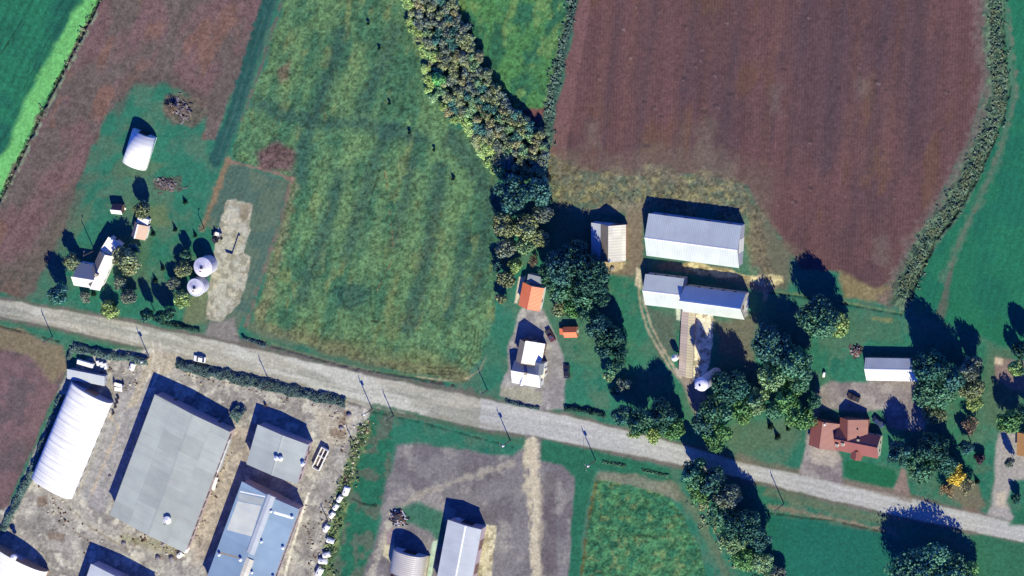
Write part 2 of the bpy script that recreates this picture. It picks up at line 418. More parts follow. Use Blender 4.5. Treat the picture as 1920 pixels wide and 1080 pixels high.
stroke([(712, 320), (700, 355), (690, 395)], 2, C(40, 50, 36), 1, 1, alpha=0.8, brk=0.45)
stroke([(720, 300), (740, 480), (700, 560)], 1.5, C(134, 108, 78), 1, 2, alpha=0.5, brk=0.5)
# --- meadow wedge east of the wood strip
fill([(835, -60), (1090, -60), (1076, 0), (1050, 90), (1024, 205), (1000, 228), (965, 208), (935, 175), (905, 115), (870, 55), (838, 0)], C(76, 128, 80), 3, 4, 'meadow', 0.16, 0.40,
     mottle(C(50, 104, 80), 35, 30, 0.38, 0.62, C(100, 136, 86), (math.radians(104), 1.8)))
fill([(975, 208), (1022, 204), (1024, 218), (1000, 236), (985, 225)], C(120, 74, 82), 3, 4, None, alpha=0.9)
stroke([(1072, 0), (1046, 95), (1020, 205)], 4, C(132, 132, 84), 3, 3, alpha=0.6)
# --- weedy ditch between wedge and ploughed field
stroke([(1085, -40), (1074, 20), (1050, 120), (1030, 210), (1020, 290)], 20, C(62, 92, 86), 4, 5, 'lawn', 0.25, 0.3)
stroke([(1080, -40), (1069, 20), (1045, 120), (1026, 205)], 3, C(24, 34, 34), 1.5, 3, alpha=0.8, dz=-0.6)
# --- big ploughed field
PF2 = mottle(C(92, 71, 77), 36, 60, 0.40, 0.62, C(102, 77, 71), (math.radians(98), 3.0))
fill([(1092, -60), (1850, -60), (1842, 60), (1850, 140), (1832, 215), (1796, 300), (1745, 395), (1700, 470), (1668, 530), (1640, 562), (1590, 558), (1580, 510), (1500, 500), (1440, 420), (1400, 350), (1300, 330), (1180, 335), (1040, 320), (1030, 290), (1045, 205), (1070, 90)],
     C(102, 76, 79), 4, 6, 'ploughed_field', 0.06, 0.17, rows(PF2, math.radians(91.5), 5.6, 0.10))
fill([(1092, -60), (1115, -60), (1100, 60), (1080, 160), (1062, 300), (1040, 320), (1030, 290), (1045, 205), (1070, 90)], C(126, 94, 96), 3, 3, None, alpha=0.7)
for x, w in ((1150, 12), (1215, 16), (1290, 12), (1375, 16), (1500, 14), (1570, 18), (1650, 14), (1720, 16)):
    stroke([(x+14, 0), (x-8, 170), (x-22, 320)], w, C(78, 66, 74), 9, 6, alpha=0.5)
for x, w in ((1130, 10), (1182, 12), (1330, 14), (1450, 14), (1605, 12), (1680, 12)):
    stroke([(x+12, 0), (x-8, 180), (x-20, 320)], w, C(110, 82, 74), 7, 6, alpha=0.35)
for _ in range(64):
    x = random.uniform(1120, 1810); y = random.uniform(0, 300) if random.random() < 0.72 else random.uniform(290, 480)
    if y > 330 and x < 1450: continue
    stroke([(x, y), (x+random.uniform(-7, 9), y+random.uniform(-3, 6))], random.uniform(2, 5), C(66, 56, 60), 2, 3, alpha=0.6, dz=-0.2)
    if random.random() < 0.5: stroke([(x+1, y+6), (x+5, y+8)], 2.0, C(150, 130, 130), 1.2, 1, alpha=0.5)
for (x, y, r) in ((1110, 250, 24), (1320, 280, 30), (1370, 320, 26), (1455, 190, 22), (1620, 165, 20), (1650, 470, 26), (1385, 400, 30)):
    fill([(x-r*.5, y-r), (x+r*.5, y-r), (x+r*.6, y+r), (x-r*.6, y+r)], C(118, 108, 104), 12, 10, None, alpha=0.5)
# rough olive border south of the ploughed field
OL = mottle(C(98, 108, 94), 37, 13, 0.4, 0.6, C(136, 134, 102))
fill([(1028, 285), (1060, 308), (1180, 322), (1300, 318), (1395, 335), (1440, 420), (1450, 520), (1400, 512), (1392, 412), (1210, 385), (1120, 392), (1040, 395), (1020, 340)], C(116, 113, 94), 10, 14, 'lawn', 0.2, 0.42, OL)
fill([(1035, 260), (1200, 285), (1330, 250), (1440, 330), (1430, 400), (1380, 350), (1200, 335), (1040, 325)], C(112, 102, 94), 24, 26, None, alpha=0.5)
fill([(1400, 380), (1440, 400), (1500, 480), (1470, 540), (1420, 520), (1400, 480)], C(112, 104, 92), 10, 12, None, alpha=0.8)
fill([(1575, 510), (1640, 540), (1690, 520), (1660, 565), (1580, 562)], C(130, 120, 92), 7, 8, 'lawn', 0.1, 0.25)
stroke([(1440, 545), (1500, 552), (1580, 566), (1690, 586)], 4, C(110, 126, 96), 2, 2, alpha=0.8)
stroke([(1440, 549), (1500, 556), (1580, 570), (1690, 590)], 2.2, C(28, 40, 34), 1.2, 1.5, alpha=0.85, dz=-0.4)
# weedy bank east of the ploughed field
BANK = [(1868, -40), (1866, 60), (1872, 130), (1878, 170), (1866, 225), (1842, 280), (1815, 340), (1775, 405), (1740, 450), (1712, 510), (1690, 560)]
stroke([(u-22, v) for u, v in BANK], 34, C(112, 98, 98), 10, 10, 'lawn', 0.1, 0.25, alpha=0.8)
stroke(BANK, 40, C(66, 92, 80), 6, 8, 'lawn', 0.3, 0.35, mottle(C(100, 124, 104), 38, 9, 0.42, 0.6))
stroke([(u+14, v) for u, v in BANK], 4, C(26, 38, 30), 2, 3, alpha=0.8, dz=-0.7)
# east grass field
EAST = [(1880, -60), (2000, -60), (2000, 660), (1900, 660), (1800, 610), (1712, 590), (1716, 545), (1752, 470), (1800, 405), (1855, 300), (1892, 190), (1884, 100)]
fill(EAST, C(32, 108, 89), 3, 4, 'grass_field', 0.03, 0.12, rows(mottle(C(36, 114, 88), 39, 50, 0.4, 0.6), math.radians(105), 14, 0.05, 10))
stroke([(1880, 0), (1893, 90), (1902, 180), (1870, 300), (1815, 420), (1770, 520)], 15, C(82, 118, 100), 5, 5, 'dirt_track', None, None, alpha=0.8)
stroke([(1890, 20), (1905, 130), (1906, 175), (1882, 260), (1840, 370), (1790, 470), (1764, 580)], 4, C(112, 112, 102), 3, 3, alpha=0.6, brk=0.4)
fill([(1755, 590), (1775, 520), (1790, 490), (1776, 570), (1768, 596)], C(98, 96, 92), 4, 5, None, alpha=0.7)
# --- lawns: drier and worn patches
for pts, c, s, a in (([(150, 400), (230, 300), (330, 300), (290, 330), (200, 330), (170, 400), (120, 480)], C(92, 112, 92), 5, 0.6),
                     ([(250, 395), (310, 380), (320, 420), (260, 425)], C(110, 122, 86), 10, 0.6),
                     ([(235, 450), (285, 440), (270, 520), (240, 560)], C(84, 108, 86), 10, 0.6),
                     ([(1340, 600), (1420, 590), (1410, 690), (1350, 660)], C(112, 106, 96), 10, 0.85),
                     ([(1215, 580), (1272, 590), (1266, 660), (1235, 680)], C(92, 100, 92), 8, 0.8),
                     ([(1080, 640), (1130, 600), (1140, 690), (1080, 680)], C(78, 116, 92), 10, 0.6),
                     ([(1380, 780), (1500, 790), (1490, 840), (1360, 850)], C(88, 112, 92), 14, 0.7),
                     ([(1540, 570), (1690, 600), (1690, 640), (1600, 640), (1540, 630)], C(70, 112, 92), 10, 0.7),
                     ([(1850, 640), (1900, 660), (1880, 800), (1850, 790)], C(84, 112, 92), 8, 0.8),
                     ([(1030, 395), (1110, 400), (1110, 480), (1060, 450)], C(80, 104, 84), 8, 0.6)):
    fill(pts, c, s, 8, None, alpha=a)
# --- west farmyard: grey-green plot round the slab, silage slab
fill([(425, 300), (470, 318), (545, 336), (530, 400), (490, 520), (440, 640), (385, 606), (392, 560), (405, 440), (378, 420), (400, 350)], C(92, 112, 98), 4, 5, 'grass_field', 0.05, 0.15,
     rows(mottle(C(78, 104, 96), 40, 30, 0.4, 0.6), math.radians(112), 9, 0.05, 4))
stroke([(428, 300), (405, 360), (380, 430)], 10, C(140, 116, 92), 4, 5, alpha=0.8)
stroke([(545, 336), (530, 400), (495, 510), (460, 610)], 7, C(116, 102, 98), 4, 4, alpha=0.8)
stroke([(430, 302), (520, 325), (546, 336)], 5, C(140, 112, 104), 3, 3, alpha=0.8)
fill([(395, 605), (440, 595), (450, 640), (420, 652), (380, 640)], C(134, 130, 130), 4, 4, 'driveway')
fill([(345, 560), (392, 540), (388, 604), (345, 606)], C(116, 122, 96), 5, 5, None, alpha=0.8)
SLAB = [(424, 376), (440, 374), (474, 383), (468, 430), (458, 474), (471, 482), (462, 530), (450, 568), (436, 582), (415, 602), (398, 601), (385, 598), (391, 545), (400, 478), (408, 432)]
fill(SLAB, C(178, 178, 168), 1.2, 2, 'concrete_pad', 0.02, 0.16, mottle(C(150, 148, 134), 41, 12, 0.42, 0.6, C(190, 186, 170)), wn='fine')
fill([(452, 385), (470, 385), (462, 420), (450, 418)], C(124, 112, 92), 4, 4, None, alpha=0.7)
# --- road
ROAD_T = [(-60, 550), (0, 562), (130, 583), (280, 613), (440, 647), (570, 675), (700, 706), (900, 746), (1040, 776), (1200, 814), (1262, 830), (1380, 866), (1500, 890), (1750, 945), (1920, 985), (1990, 1000)]
ROAD_B = [(-60, 582), (0, 592), (100, 613), (200, 634), (285, 656), (330, 668), (480, 706), (640, 748), (690, 765), (800, 782), (900, 801), (1000, 817), (1100, 835), (1260, 868), (1380, 893), (1440, 907), (1560, 937), (1700, 970), (1920, 1017), (1990, 1032)]
RT = mottle(C(158, 160, 153), 42, 26, 0.42, 0.62, C(196, 197, 192), (math.radians(12.5), 6.0))
RD = [(u, v-7) for u, v in ROAD_T]+[(u, v+9) for u, v in reversed(ROAD_B)]
fill(RD, C(112, 108, 106), 4, 4, 'road', 0.02, 0.12, mottle(C(96, 104, 92), 43, 20, 0.45, 0.62))
fill(ROAD_T+ROAD_B[::-1], C(180, 178, 169), 2.5, 2.5, 'road', 0.015, 0.10, RT)
fill([p for p in ROAD_T if p[0] > 890]+[p for p in ROAD_B[::-1] if p[0] > 890], C(182, 184, 190), 3, 2, 'road', None, 0.06, alpha=0.75)
for t, w, c, a in ((0.3, 3, C(196, 196, 190), 0.5), (0.55, 2, C(138, 138, 132), 0.45), (0.75, 3, C(194, 193, 186), 0.4), (0.9, 3, C(146, 136, 122), 0.5)):
    pts = []
    for u in range(-40, 1000, 40):
        vt = np.interp(u, [p[0] for p in ROAD_T], [p[1] for p in ROAD_T]); vb = np.interp(u, [p[0] for p in ROAD_B], [p[1] for p in ROAD_B])
        pts.append((u, vt*(1-t)+vb*t))
    stroke(pts, w, c, 1.5, 2, alpha=a, brk=0.4)
for t, w, c, a in ((0.25, 2.5, C(196, 198, 203), 0.6), (0.42, 2.5, C(162, 163, 168), 0.4), (0.62, 2.5, C(196, 198, 203), 0.6), (0.8, 2.2, C(164, 165, 169), 0.45)):
    pts = []
    for u in range(900, 2000, 50):
        vt = np.interp(u, [p[0] for p in ROAD_T], [p[1] for p in ROAD_T]); vb = np.interp(u, [p[0] for p in ROAD_B], [p[1] for p in ROAD_B]); pts.append((u, vt*(1-t)+vb*t))
    stroke(pts, w, c, 2, 2, alpha=a)
# --- south-west field and dairy yard
fill([(-60, 600), (0, 612), (118, 648), (128, 690), (96, 760), (55, 850), (10, 960), (-60, 1060)], C(117, 95, 101), 4, 5, 'ploughed_field', 0.05, 0.18, rows(mottle(C(100, 88, 93), 44, 30, 0.42, 0.62), math.radians(118), 5, 0.07))
fill([(-60, 598), (0, 610), (120, 645), (132, 690), (100, 715), (40, 660), (-60, 632)], C(128, 120, 98), 8, 8, 'lawn', 0.06, 0.2, alpha=0.85)
YT = mottle(C(146, 142, 142), 45, 20, 0.40, 0.62, C(196, 193, 186))
fill([(128, 690), (190, 660), (288, 652), (332, 668), (326, 684), (400, 694), (480, 716), (640, 752), (694, 768), (690, 800), (660, 860), (640, 910), (622, 1000), (600, 1140), (-60, 1140), (-60, 1000), (20, 950), (70, 840)],
     C(172, 168, 166), 3, 5, 'gravel_yard', 0.05, 0.24, YT)
fill([(215, 745), (285, 700), (262, 800), (215, 930), (185, 970), (150, 925)], C(162, 161, 170), 6, 6, None, alpha=0.8)
fill([(285, 655), (335, 668), (320, 700), (280, 708), (255, 760), (235, 770), (262, 705)], C(186, 176, 160), 4, 4, None, alpha=0.8)
for off in (0, 14): stroke([(286+off, 640), (289+off, 665), (282+off, 700), (262+off, 742)], 2.2, C(212, 206, 194), 1.2, 1.5, alpha=0.8)
stroke([(205, 780), (222, 800), (195, 870), (170, 930)], 5, C(186, 172, 158), 2, 3, alpha=0.7)
stroke([(110, 925), (150, 975), (210, 1010), (290, 1035)], 10, C(188, 184, 174), 5, 5, alpha=0.7)
stroke([(98, 930), (120, 985), (175, 1020)], 3, C(140, 128, 118), 2, 2, alpha=0.7)
stroke([(115, 935), (170, 990), (240, 1030)], 2.2, C(140, 128, 110), 1.2, 2, alpha=0.6)
fill([(415, 800), (470, 800), (470, 870), (450, 940), (400, 1040), (360, 1060), (370, 990), (400, 900)], C(186, 174, 164), 6, 8, None, alpha=0.7, tex=mottle(C(156, 146, 140), 46, 14, 0.42, 0.6))
fill([(590, 770), (660, 775), (650, 830), (605, 850)], C(196, 188, 172), 6, 6, None, alpha=0.7)
for p in ((255, 1018), (300, 1045), (325, 1045), (95, 1005), (112, 1006), (80, 940), (640, 790), (650, 775), (640, 815), (625, 812)):
    fill([(p[0]-9, p[1]-7), (p[0]+7, p[1]-9), (p[0]+9, p[1]+6), (p[0]-6, p[1]+8)], C(118, 96, 80), 3, 4, None, alpha=0.65)
fill([(225, 1000), (345, 1020), (340, 1045), (300, 1040), (230, 1012)], C(150, 150, 124), 4, 6, None, alpha=0.7)
for pts in ([(560, 960), (535, 1060)], [(600, 860), (570, 960), (545, 1080)], [(585, 880), (560, 980)], [(620, 790), (590, 880)]):
    stroke(pts, 4, C(190, 187, 180), 2, 3, alpha=0.5)
stroke([(578, 925), (566, 965), (556, 1000), (545, 1035), (533, 1085)], 4.5, C(238, 234, 226), 1, 1, alpha=0.9)
# verge between dairy yard and the middle farm
fill([(696, 762), (740, 770), (735, 880), (715, 950), (680, 1140), (600, 1140), (625, 1000), (650, 900), (672, 830), (690, 800)], C(38, 108, 86), 4, 5, 'lawn', 0.06, 0.2, mottle(C(86, 104, 92), 47, 24, 0.46, 0.62))
stroke([(684, 800), (660, 870), (642, 925), (628, 1000), (606, 1100)], 26, C(78, 112, 82), 5, 6, 'lawn', 0.3, 0.35, mottle(C(120, 136, 96), 48, 8, 0.45, 0.6))
stroke([(662, 935), (680, 945), (706, 948)], 4, C(24, 40, 36), 2, 2, alpha=0.8)
# --- middle farm yard south of the road
MY = mottle(C(114, 110, 118), 49, 44, 0.40, 0.62, C(148, 145, 147))
fill([(742, 832), (800, 830), (900, 850), (962, 856), (984, 836), (985, 815), (1016, 822), (1012, 862), (1060, 872), (1082, 895), (1078, 960), (1066, 1140), (672, 1140), (700, 1020), (716, 960), (728, 900)], C(130, 127, 134), 5, 6, 'gravel_yard', 0.03, 0.16, MY)
for pts, w, c, a in (([(1000, 828), (1001, 900), (1008, 960), (1004, 1030), (1012, 1100)], 20, C(208, 198, 178), 0.9), ([(990, 830), (986, 880), (996, 955)], 9, C(206, 196, 174), 0.8), ([(960, 870), (860, 900), (780, 930), (735, 965), (715, 1020), (690, 1100)], 12, C(168, 162, 155), 0.8),
                     ([(735, 965), (712, 1040), (690, 1100)], 8, C(180, 176, 168), 0.7), ([(1030, 900), (1026, 1000), (1030, 1100)], 30, C(100, 90, 98), 0.5)):
    stroke(pts, w, c, 5, 6, alpha=a)
fill([(742, 952), (790, 940), (830, 962), (838, 1010), (822, 1040), (812, 1000), (760, 980)], C(50, 112, 92), 5, 6, 'lawn', 0.05, 0.2, alpha=0.9)
fill([(722, 1000), (738, 985), (740, 1060), (718, 1042)], C(200, 193, 168), 2, 2, 'concrete_pad')
fill([(722, 1000), (738, 985), (738, 1022), (724, 1022)], C(158, 142, 150), 2, 2, None)
fill([(904, 982), (931, 988), (914, 1140), (880, 1140)], C(204, 197, 170), 1.5, 2, 'concrete_pad', tex=mottle(C(160, 152, 130), 50, 14, 0.45, 0.6, C(220, 214, 192)), wn='fine')
fill([(811, 1015), (822, 1012), (808, 1090), (798, 1082)], C(190, 214, 196), 1.5, 1.5, 'concrete_pad')
# grass strips round the middle yard
fill([(1016, 822), (1040, 830), (1120, 848), (1250, 878), (1270, 905), (1240, 905), (1120, 880), (1108, 905), (1092, 1000), (1080, 1140), (1060, 1140), (1076, 960), (1080, 895), (1055, 872), (1015, 862)], C(42, 108, 86), 3, 4, 'lawn', 0.05, 0.18)
fill([(1122, 880), (1265, 905), (1290, 935), (1270, 945), (1220, 922), (1118, 900)], C(142, 133, 122), 6, 9, 'lawn', 0.12, 0.3, alpha=0.65)
stroke([(1260, 905), (1300, 960), (1330, 1010), (1370, 1090)], 14, C(104, 112, 92), 5, 6, alpha=0.6)
# crop
fill([(1118, 900), (1200, 915), (1258, 932), (1285, 970), (1310, 1030), (1345, 1140), (1085, 1140), (1100, 1000), (1108, 940)], C(72, 124, 88), 2.5, 4, 'crop_field', 0.30, 0.5, mottle(C(48, 106, 82), 51, 16, 0.36, 0.64, C(98, 126, 88)))
stroke([(1118, 905), (1108, 950), (1098, 1010), (1088, 1100)], 5, C(98, 92, 58), 2, 3, alpha=0.8, rz=0.35)
stroke([(1185, 1003), (1230, 1006)], 4, C(40, 60, 40), 1.6, 2.5, alpha=0.7)
# --- verges and lawns east
stroke([(1440, 925), (1560, 955), (1690, 985)], 16, C(104, 116, 96), 6, 5, alpha=0.8)
stroke([(1445, 950), (1560, 973), (1680, 1000)], 8, C(136, 122, 110), 5, 4, alpha=0.8)
fill([(1440, 968), (1560, 982), (1670, 1004), (1700, 1040), (1640, 1140), (1420, 1140), (1436, 1020)], C(30, 104, 92), 4, 4, 'lawn', 0.025, 0.14)
fill([(1820, 1000), (1990, 1030), (1990, 1140), (1830, 1140)], C(50, 108, 86), 4, 4, 'lawn')
stroke([(1440, 962), (1560, 976), (1660, 998)], 2.4, C(40, 54, 46), 1.4, 2, alpha=0.7, dz=-0.3)
stroke([(700, 760), (760, 772), (900, 812), (980, 830)], 6, C(60, 108, 86), 3, 3, alpha=0.8)
stroke([(700, 772), (790, 792), (960, 838)], 2.2, C(26, 52, 46), 1.4, 2, alpha=0.7, dz=-0.3)
stroke([(0, 612), (60, 626), (110, 640)], 2, C(28, 46, 40), 1.2, 1.5, alpha=0.8, dz=-0.4)
stroke([(0, 602), (60, 614), (150, 634), (260, 658)], 8, C(64, 118, 94), 4, 4, alpha=0.7)
# --- centre house drive
DV = mottle(C(138, 135, 141), 52, 22, 0.42, 0.62, C(174, 172, 172))
fill([(936, 742), (950, 690), (952, 650), (968, 618), (972, 590), (980, 578), (1016, 582), (1034, 612), (1050, 650), (1062, 690), (1056, 768), (1012, 770)], C(156, 153, 158), 3, 4, 'driveway', 0.03, 0.14, DV)
fill([(936, 742), (940, 725), (1015, 735), (1020, 760), (980, 752)], C(156, 156, 136), 5, 5, None, alpha=0.7)
fill([(972, 518), (987, 518), (970, 570), (964, 568)], C(222, 210, 194), 1.5, 2, 'concrete_pad')
fill([(905, 640), (945, 600), (960, 600), (940, 690), (900, 730)], C(52, 114, 92), 6, 6, None, alpha=0.6)
# lane between the centre property and the barns
fill([(1176, 395), (1210, 385), (1204, 450), (1212, 500), (1262, 495), (1330, 500), (1460, 530), (1440, 548), (1410, 540), (1300, 512), (1205, 500), (1190, 520), (1140, 515), (1150, 492), (1176, 490)], C(128, 118, 104), 5, 6, 'dirt_track', 0.04, 0.2)
fill([(1060, 392), (1200, 380), (1200, 395), (1100, 402)], C(128, 122, 108), 5, 6, None, alpha=0.8)
fill([(1282, 494), (1310, 492), (1340, 505), (1400, 515), (1465, 518), (1466, 530), (1425, 532), (1340, 518), (1290, 510)], C(204, 194, 154), 3, 5, 'dirt_track', 0.22, 0.25, tex=mottle(C(150, 136, 104), 53, 9, 0.44, 0.6))
fill([(1192, 500), (1204, 505), (1202, 545), (1190, 535)], C(206, 196, 176), 2, 3, 'dirt_track', 0.1)
fill([(1128, 488), (1174, 492), (1168, 505), (1140, 512)], C(196, 180, 150), 3, 4, 'dirt_track')
for off in (0, 9): stroke([(1196+off, 530), (1200+off, 570), (1212+off, 612), (1232+off, 650), (1256+off, 690), (1270+off, 706)], 4.2, C(172, 162, 146), 1.8, 1.6, 'dirt_track', alpha=0.85)
stroke([(1424, 520), (1436, 545), (1434, 560)], 9, C(160, 146, 132), 3, 3, alpha=0.8)
fill([(1262, 695), (1300, 705), (1322, 735), (1342, 800), (1310, 790), (1290, 740)], C(150, 136, 136), 4, 4, 'driveway', alpha=0.9)
fill([(1304, 584), (1337, 590), (1335, 650), (1326, 700), (1310, 724), (1300, 712)], C(240, 233, 214), 1.5, 2, 'concrete_pad', tex=mottle(C(168, 156, 140), 54, 8, 0.55, 0.64, C(246, 240, 224)), wn='fine')
fill([(1268, 578), (1278, 580), (1277, 602), (1268, 600)], C(200, 210, 196), 1.5, 1.5, 'concrete_pad')
fill([(1262, 690), (1276, 690), (1280, 716), (1270, 706)], C(176, 170, 168), 2, 2, None)
# --- red-roofed house drives
fill([(1498, 890), (1512, 835), (1514, 800), (1530, 730), (1560, 715), (1712, 712), (1738, 760), (1735, 810), (1670, 800), (1655, 770), (1540, 770), (1540, 830), (1570, 840), (1582, 862), (1578, 908)], C(142, 135, 140), 4, 5, 'driveway', 0.03, 0.14, mottle(C(126, 119, 126), 55, 26, 0.42, 0.62, C(160, 154, 157)))
fill([(1522, 838), (1570, 842), (1580, 862), (1560, 880), (1524, 868)], C(182, 174, 170), 4, 5, None, alpha=0.8)
fill([(1580, 866), (1600, 862), (1680, 880), (1682, 902), (1668, 916), (1620, 908), (1586, 894)], C(32, 104, 76), 2.5, 2, 'lawn', 0.03, 0.12)
fill([(1676, 925), (1690, 876), (1698, 880), (1706, 932)], C(140, 124, 122), 3, 3, 'driveway')
fill([(1584, 896), (1670, 918), (1710, 932), (1708, 940), (1580, 910)], C(128, 116, 110), 3, 3, None, alpha=0.7)
fill([(1382, 866), (1500, 888), (1498, 878), (1380, 850)], C(118, 112, 102), 4, 4, None, alpha=0.6)
fill([(1852, 955), (1866, 900), (1868, 830), (1880, 806), (1990, 830), (1990, 890), (1896, 900), (1892, 940), (1906, 982), (1850, 966)], C(164, 160, 163), 4, 5, 'driveway', 0.03, 0.14)
fill([(1866, 925), (1886, 920), (1890, 955), (1862, 950)], C(200, 190, 176), 4, 4, None, alpha=0.8)
fill([(1866, 668), (1990, 690), (1990, 745), (1900, 730), (1866, 710)], C(140, 122, 120), 4, 4, 'driveway')
fill([(1866, 670), (1882, 672), (1880, 684), (1865, 682)], C(200, 186, 168), 2, 2, None)
fill([(1770, 905), (1830, 900), (1850, 950), (1820, 960), (1780, 940)], C(130, 112, 100), 6, 8, None, alpha=0.7)
fill([(1890, 985), (1920, 940), (1990, 950), (1990, 1010), (1920, 985)], C(40, 108, 84), 5, 4, 'lawn')
# rubble and garden beds in the west farm
fill([(308, 178), (345, 175), (384, 190), (388, 215), (360, 240), (325, 232), (310, 210)], C(104, 92, 88), 5, 8, None, 0.3, 0.35, alpha=0.85)
fill([(284, 332), (344, 328), (338, 362), (288, 356)], C(82, 92, 84), 3, 4, None, 0.3, 0.35, alpha=0.9)
for u, v in ((1640, 597), (1655, 599), (1665, 601)):
    fill([(u-7, v-4), (u+7, v-4), (u+8, v+4), (u-7, v+5)], C(130, 134, 96), 2, 3, None, 0.15, alpha=0.7)

# grain: leaf, clod and stone scale brightness differences of the cover itself
g = 1+grain*((n_two-0.5)*2.6+(n_white-0.5)*1.5+(n_fine-0.5)*1.0)
colr *= np.clip(g, 0.4, 1.7)[:, None]
colr *= (1+0.22*(n_big-0.5))[:, None]
rz = (fbm(X, Y, 2.2, 81, 2)-0.5)*2+(RNG.random(N)-0.5)*0.8
Z += rough_z*rz
colr = np.clip(colr, 0.004, 0.85)

ii = np.arange(nx-1)[None, :]+np.arange(ny-1)[:, None]*nx; ii = ii.ravel()
quads = np.stack([ii, ii+1, ii+1+nx, ii+nx], 1)
qlab = lab[quads[:, 0]]
for k, nm in enumerate(LABELS):
    qs = quads[qlab == k]
    if len(qs) == 0: continue
    used, inv = np.unique(qs, return_inverse=True); inv = inv.reshape(qs.shape)
    me = bpy.data.meshes.new(nm); me.vertices.add(len(used)); me.loops.add(inv.size); me.polygons.add(len(qs))
    me.vertices.foreach_set('co', np.stack([X[used], Y[used], Z[used]], 1).astype(np.float32).ravel())
    me.loops.foreach_set('vertex_index', inv.astype(np.int32).ravel())
    me.polygons.foreach_set('loop_start', np.arange(0, inv.size, 4, dtype=np.int32))
    me.polygons.foreach_set('use_smooth', np.ones(len(qs), bool))
    at = me.attributes.new('Col', 'FLOAT_COLOR', 'POINT')
    at.data.foreach_set('color', np.concatenate([colr[used], np.ones((len(used), 1), np.float32)], 1).astype(np.float32).ravel())
    me.materials.append(M['ground']); me.update(calc_edges=True)
    o = bpy.data.objects.new(nm, me); link(o); o['kind'] = 'structure'
# far countryside beyond the frame, a shade lower
mb = MB(); R = 6000
for a in (((-R, -R), (R, gy0+1)), ((-R, gy1-1), (R, R)), ((-R, gy0+1), (gx0+1, gy1-1)), ((gx1-1, gy0+1), (R, gy1-1))):
    (x0, y0), (x1, y1) = a; mb.add([(x0, y0, -0.6), (x1, y0, -0.6), (x1, y1, -0.6), (x0, y1, -0.6)], [(0, 1, 2, 3)])
M['far'] = plain('far_fields', C(60, 105, 82), 0.95, 0.3, 0.01)
o = mb.build('countryside', 'far'); o['kind'] = 'structure'

# ------------------------------------------------------------------ buildings
class Frame: pass
def frame_from(lines):
    """lines: [((u0,v0),(u1,v1),z), ...] eave / ridge / eave lines seen in the photograph, all running the same way"""
    W3 = [(P(*a, z), P(*b, z), z) for a, b, z in lines]
    d = sum(((b-a).normalized() for a, b, z in W3), Vector((0, 0, 0))); d.z = 0; d.normalize()
    nrm = Vector((-d.y, d.x, 0))
    cx = sum((a+b for a, b, z in W3), Vector((0, 0, 0)))/(2*len(W3)); cx.z = 0
    f = Frame(); f.c = cx; f.ang = math.atan2(d.y, d.x)
    f.prof = sorted([(((a-cx).dot(nrm)+(b-cx).dot(nrm))/2, z) for a, b, z in W3])
    f.x0 = sum((a-cx).dot(d) for a, b, z in W3)/len(W3); f.x1 = sum((b-cx).dot(d) for a, b, z in W3)/len(W3)
    return f
def hoop_prof(f, z0, peak, n=16, flat=0.85, wall=True):
    y0, y1 = f.prof[0][0], f.prof[-1][0]; m = (y0+y1)/2; h = (y1-y0)/2
    f.prof = [(m-h*math.cos(PI*i/n), z0+(peak-z0)*max(0, math.sin(PI*i/n))**flat) for i in range(n+1)]
    return f
def offset_prof(prof, t):
    """profile moved outwards by t along its own normals"""
    out = []
    for i, (y, z) in enumerate(prof):
        a = prof[max(0, i-1)]; b = prof[min(len(prof)-1, i+1)]
        dy, dz = b[0]-a[0], b[1]-a[1]; L = math.hypot(dy, dz) or 1
        out.append((y-dz/L*t, z+dy/L*t))
    return out
def ext_prof(prof, e):
    (ya, za), (yb, zb) = prof[0], prof[1]; L = math.hypot(yb-ya, zb-za); p0 = (ya-(yb-ya)/L*e, za-(zb-za)/L*e)
    (ya, za), (yb, zb) = prof[-1], prof[-2]; L = math.hypot(yb-ya, zb-za); p1 = (ya-(yb-ya)/L*e, za-(zb-za)/L*e)
    return [p0]+list(prof[1:-1])+[p1]
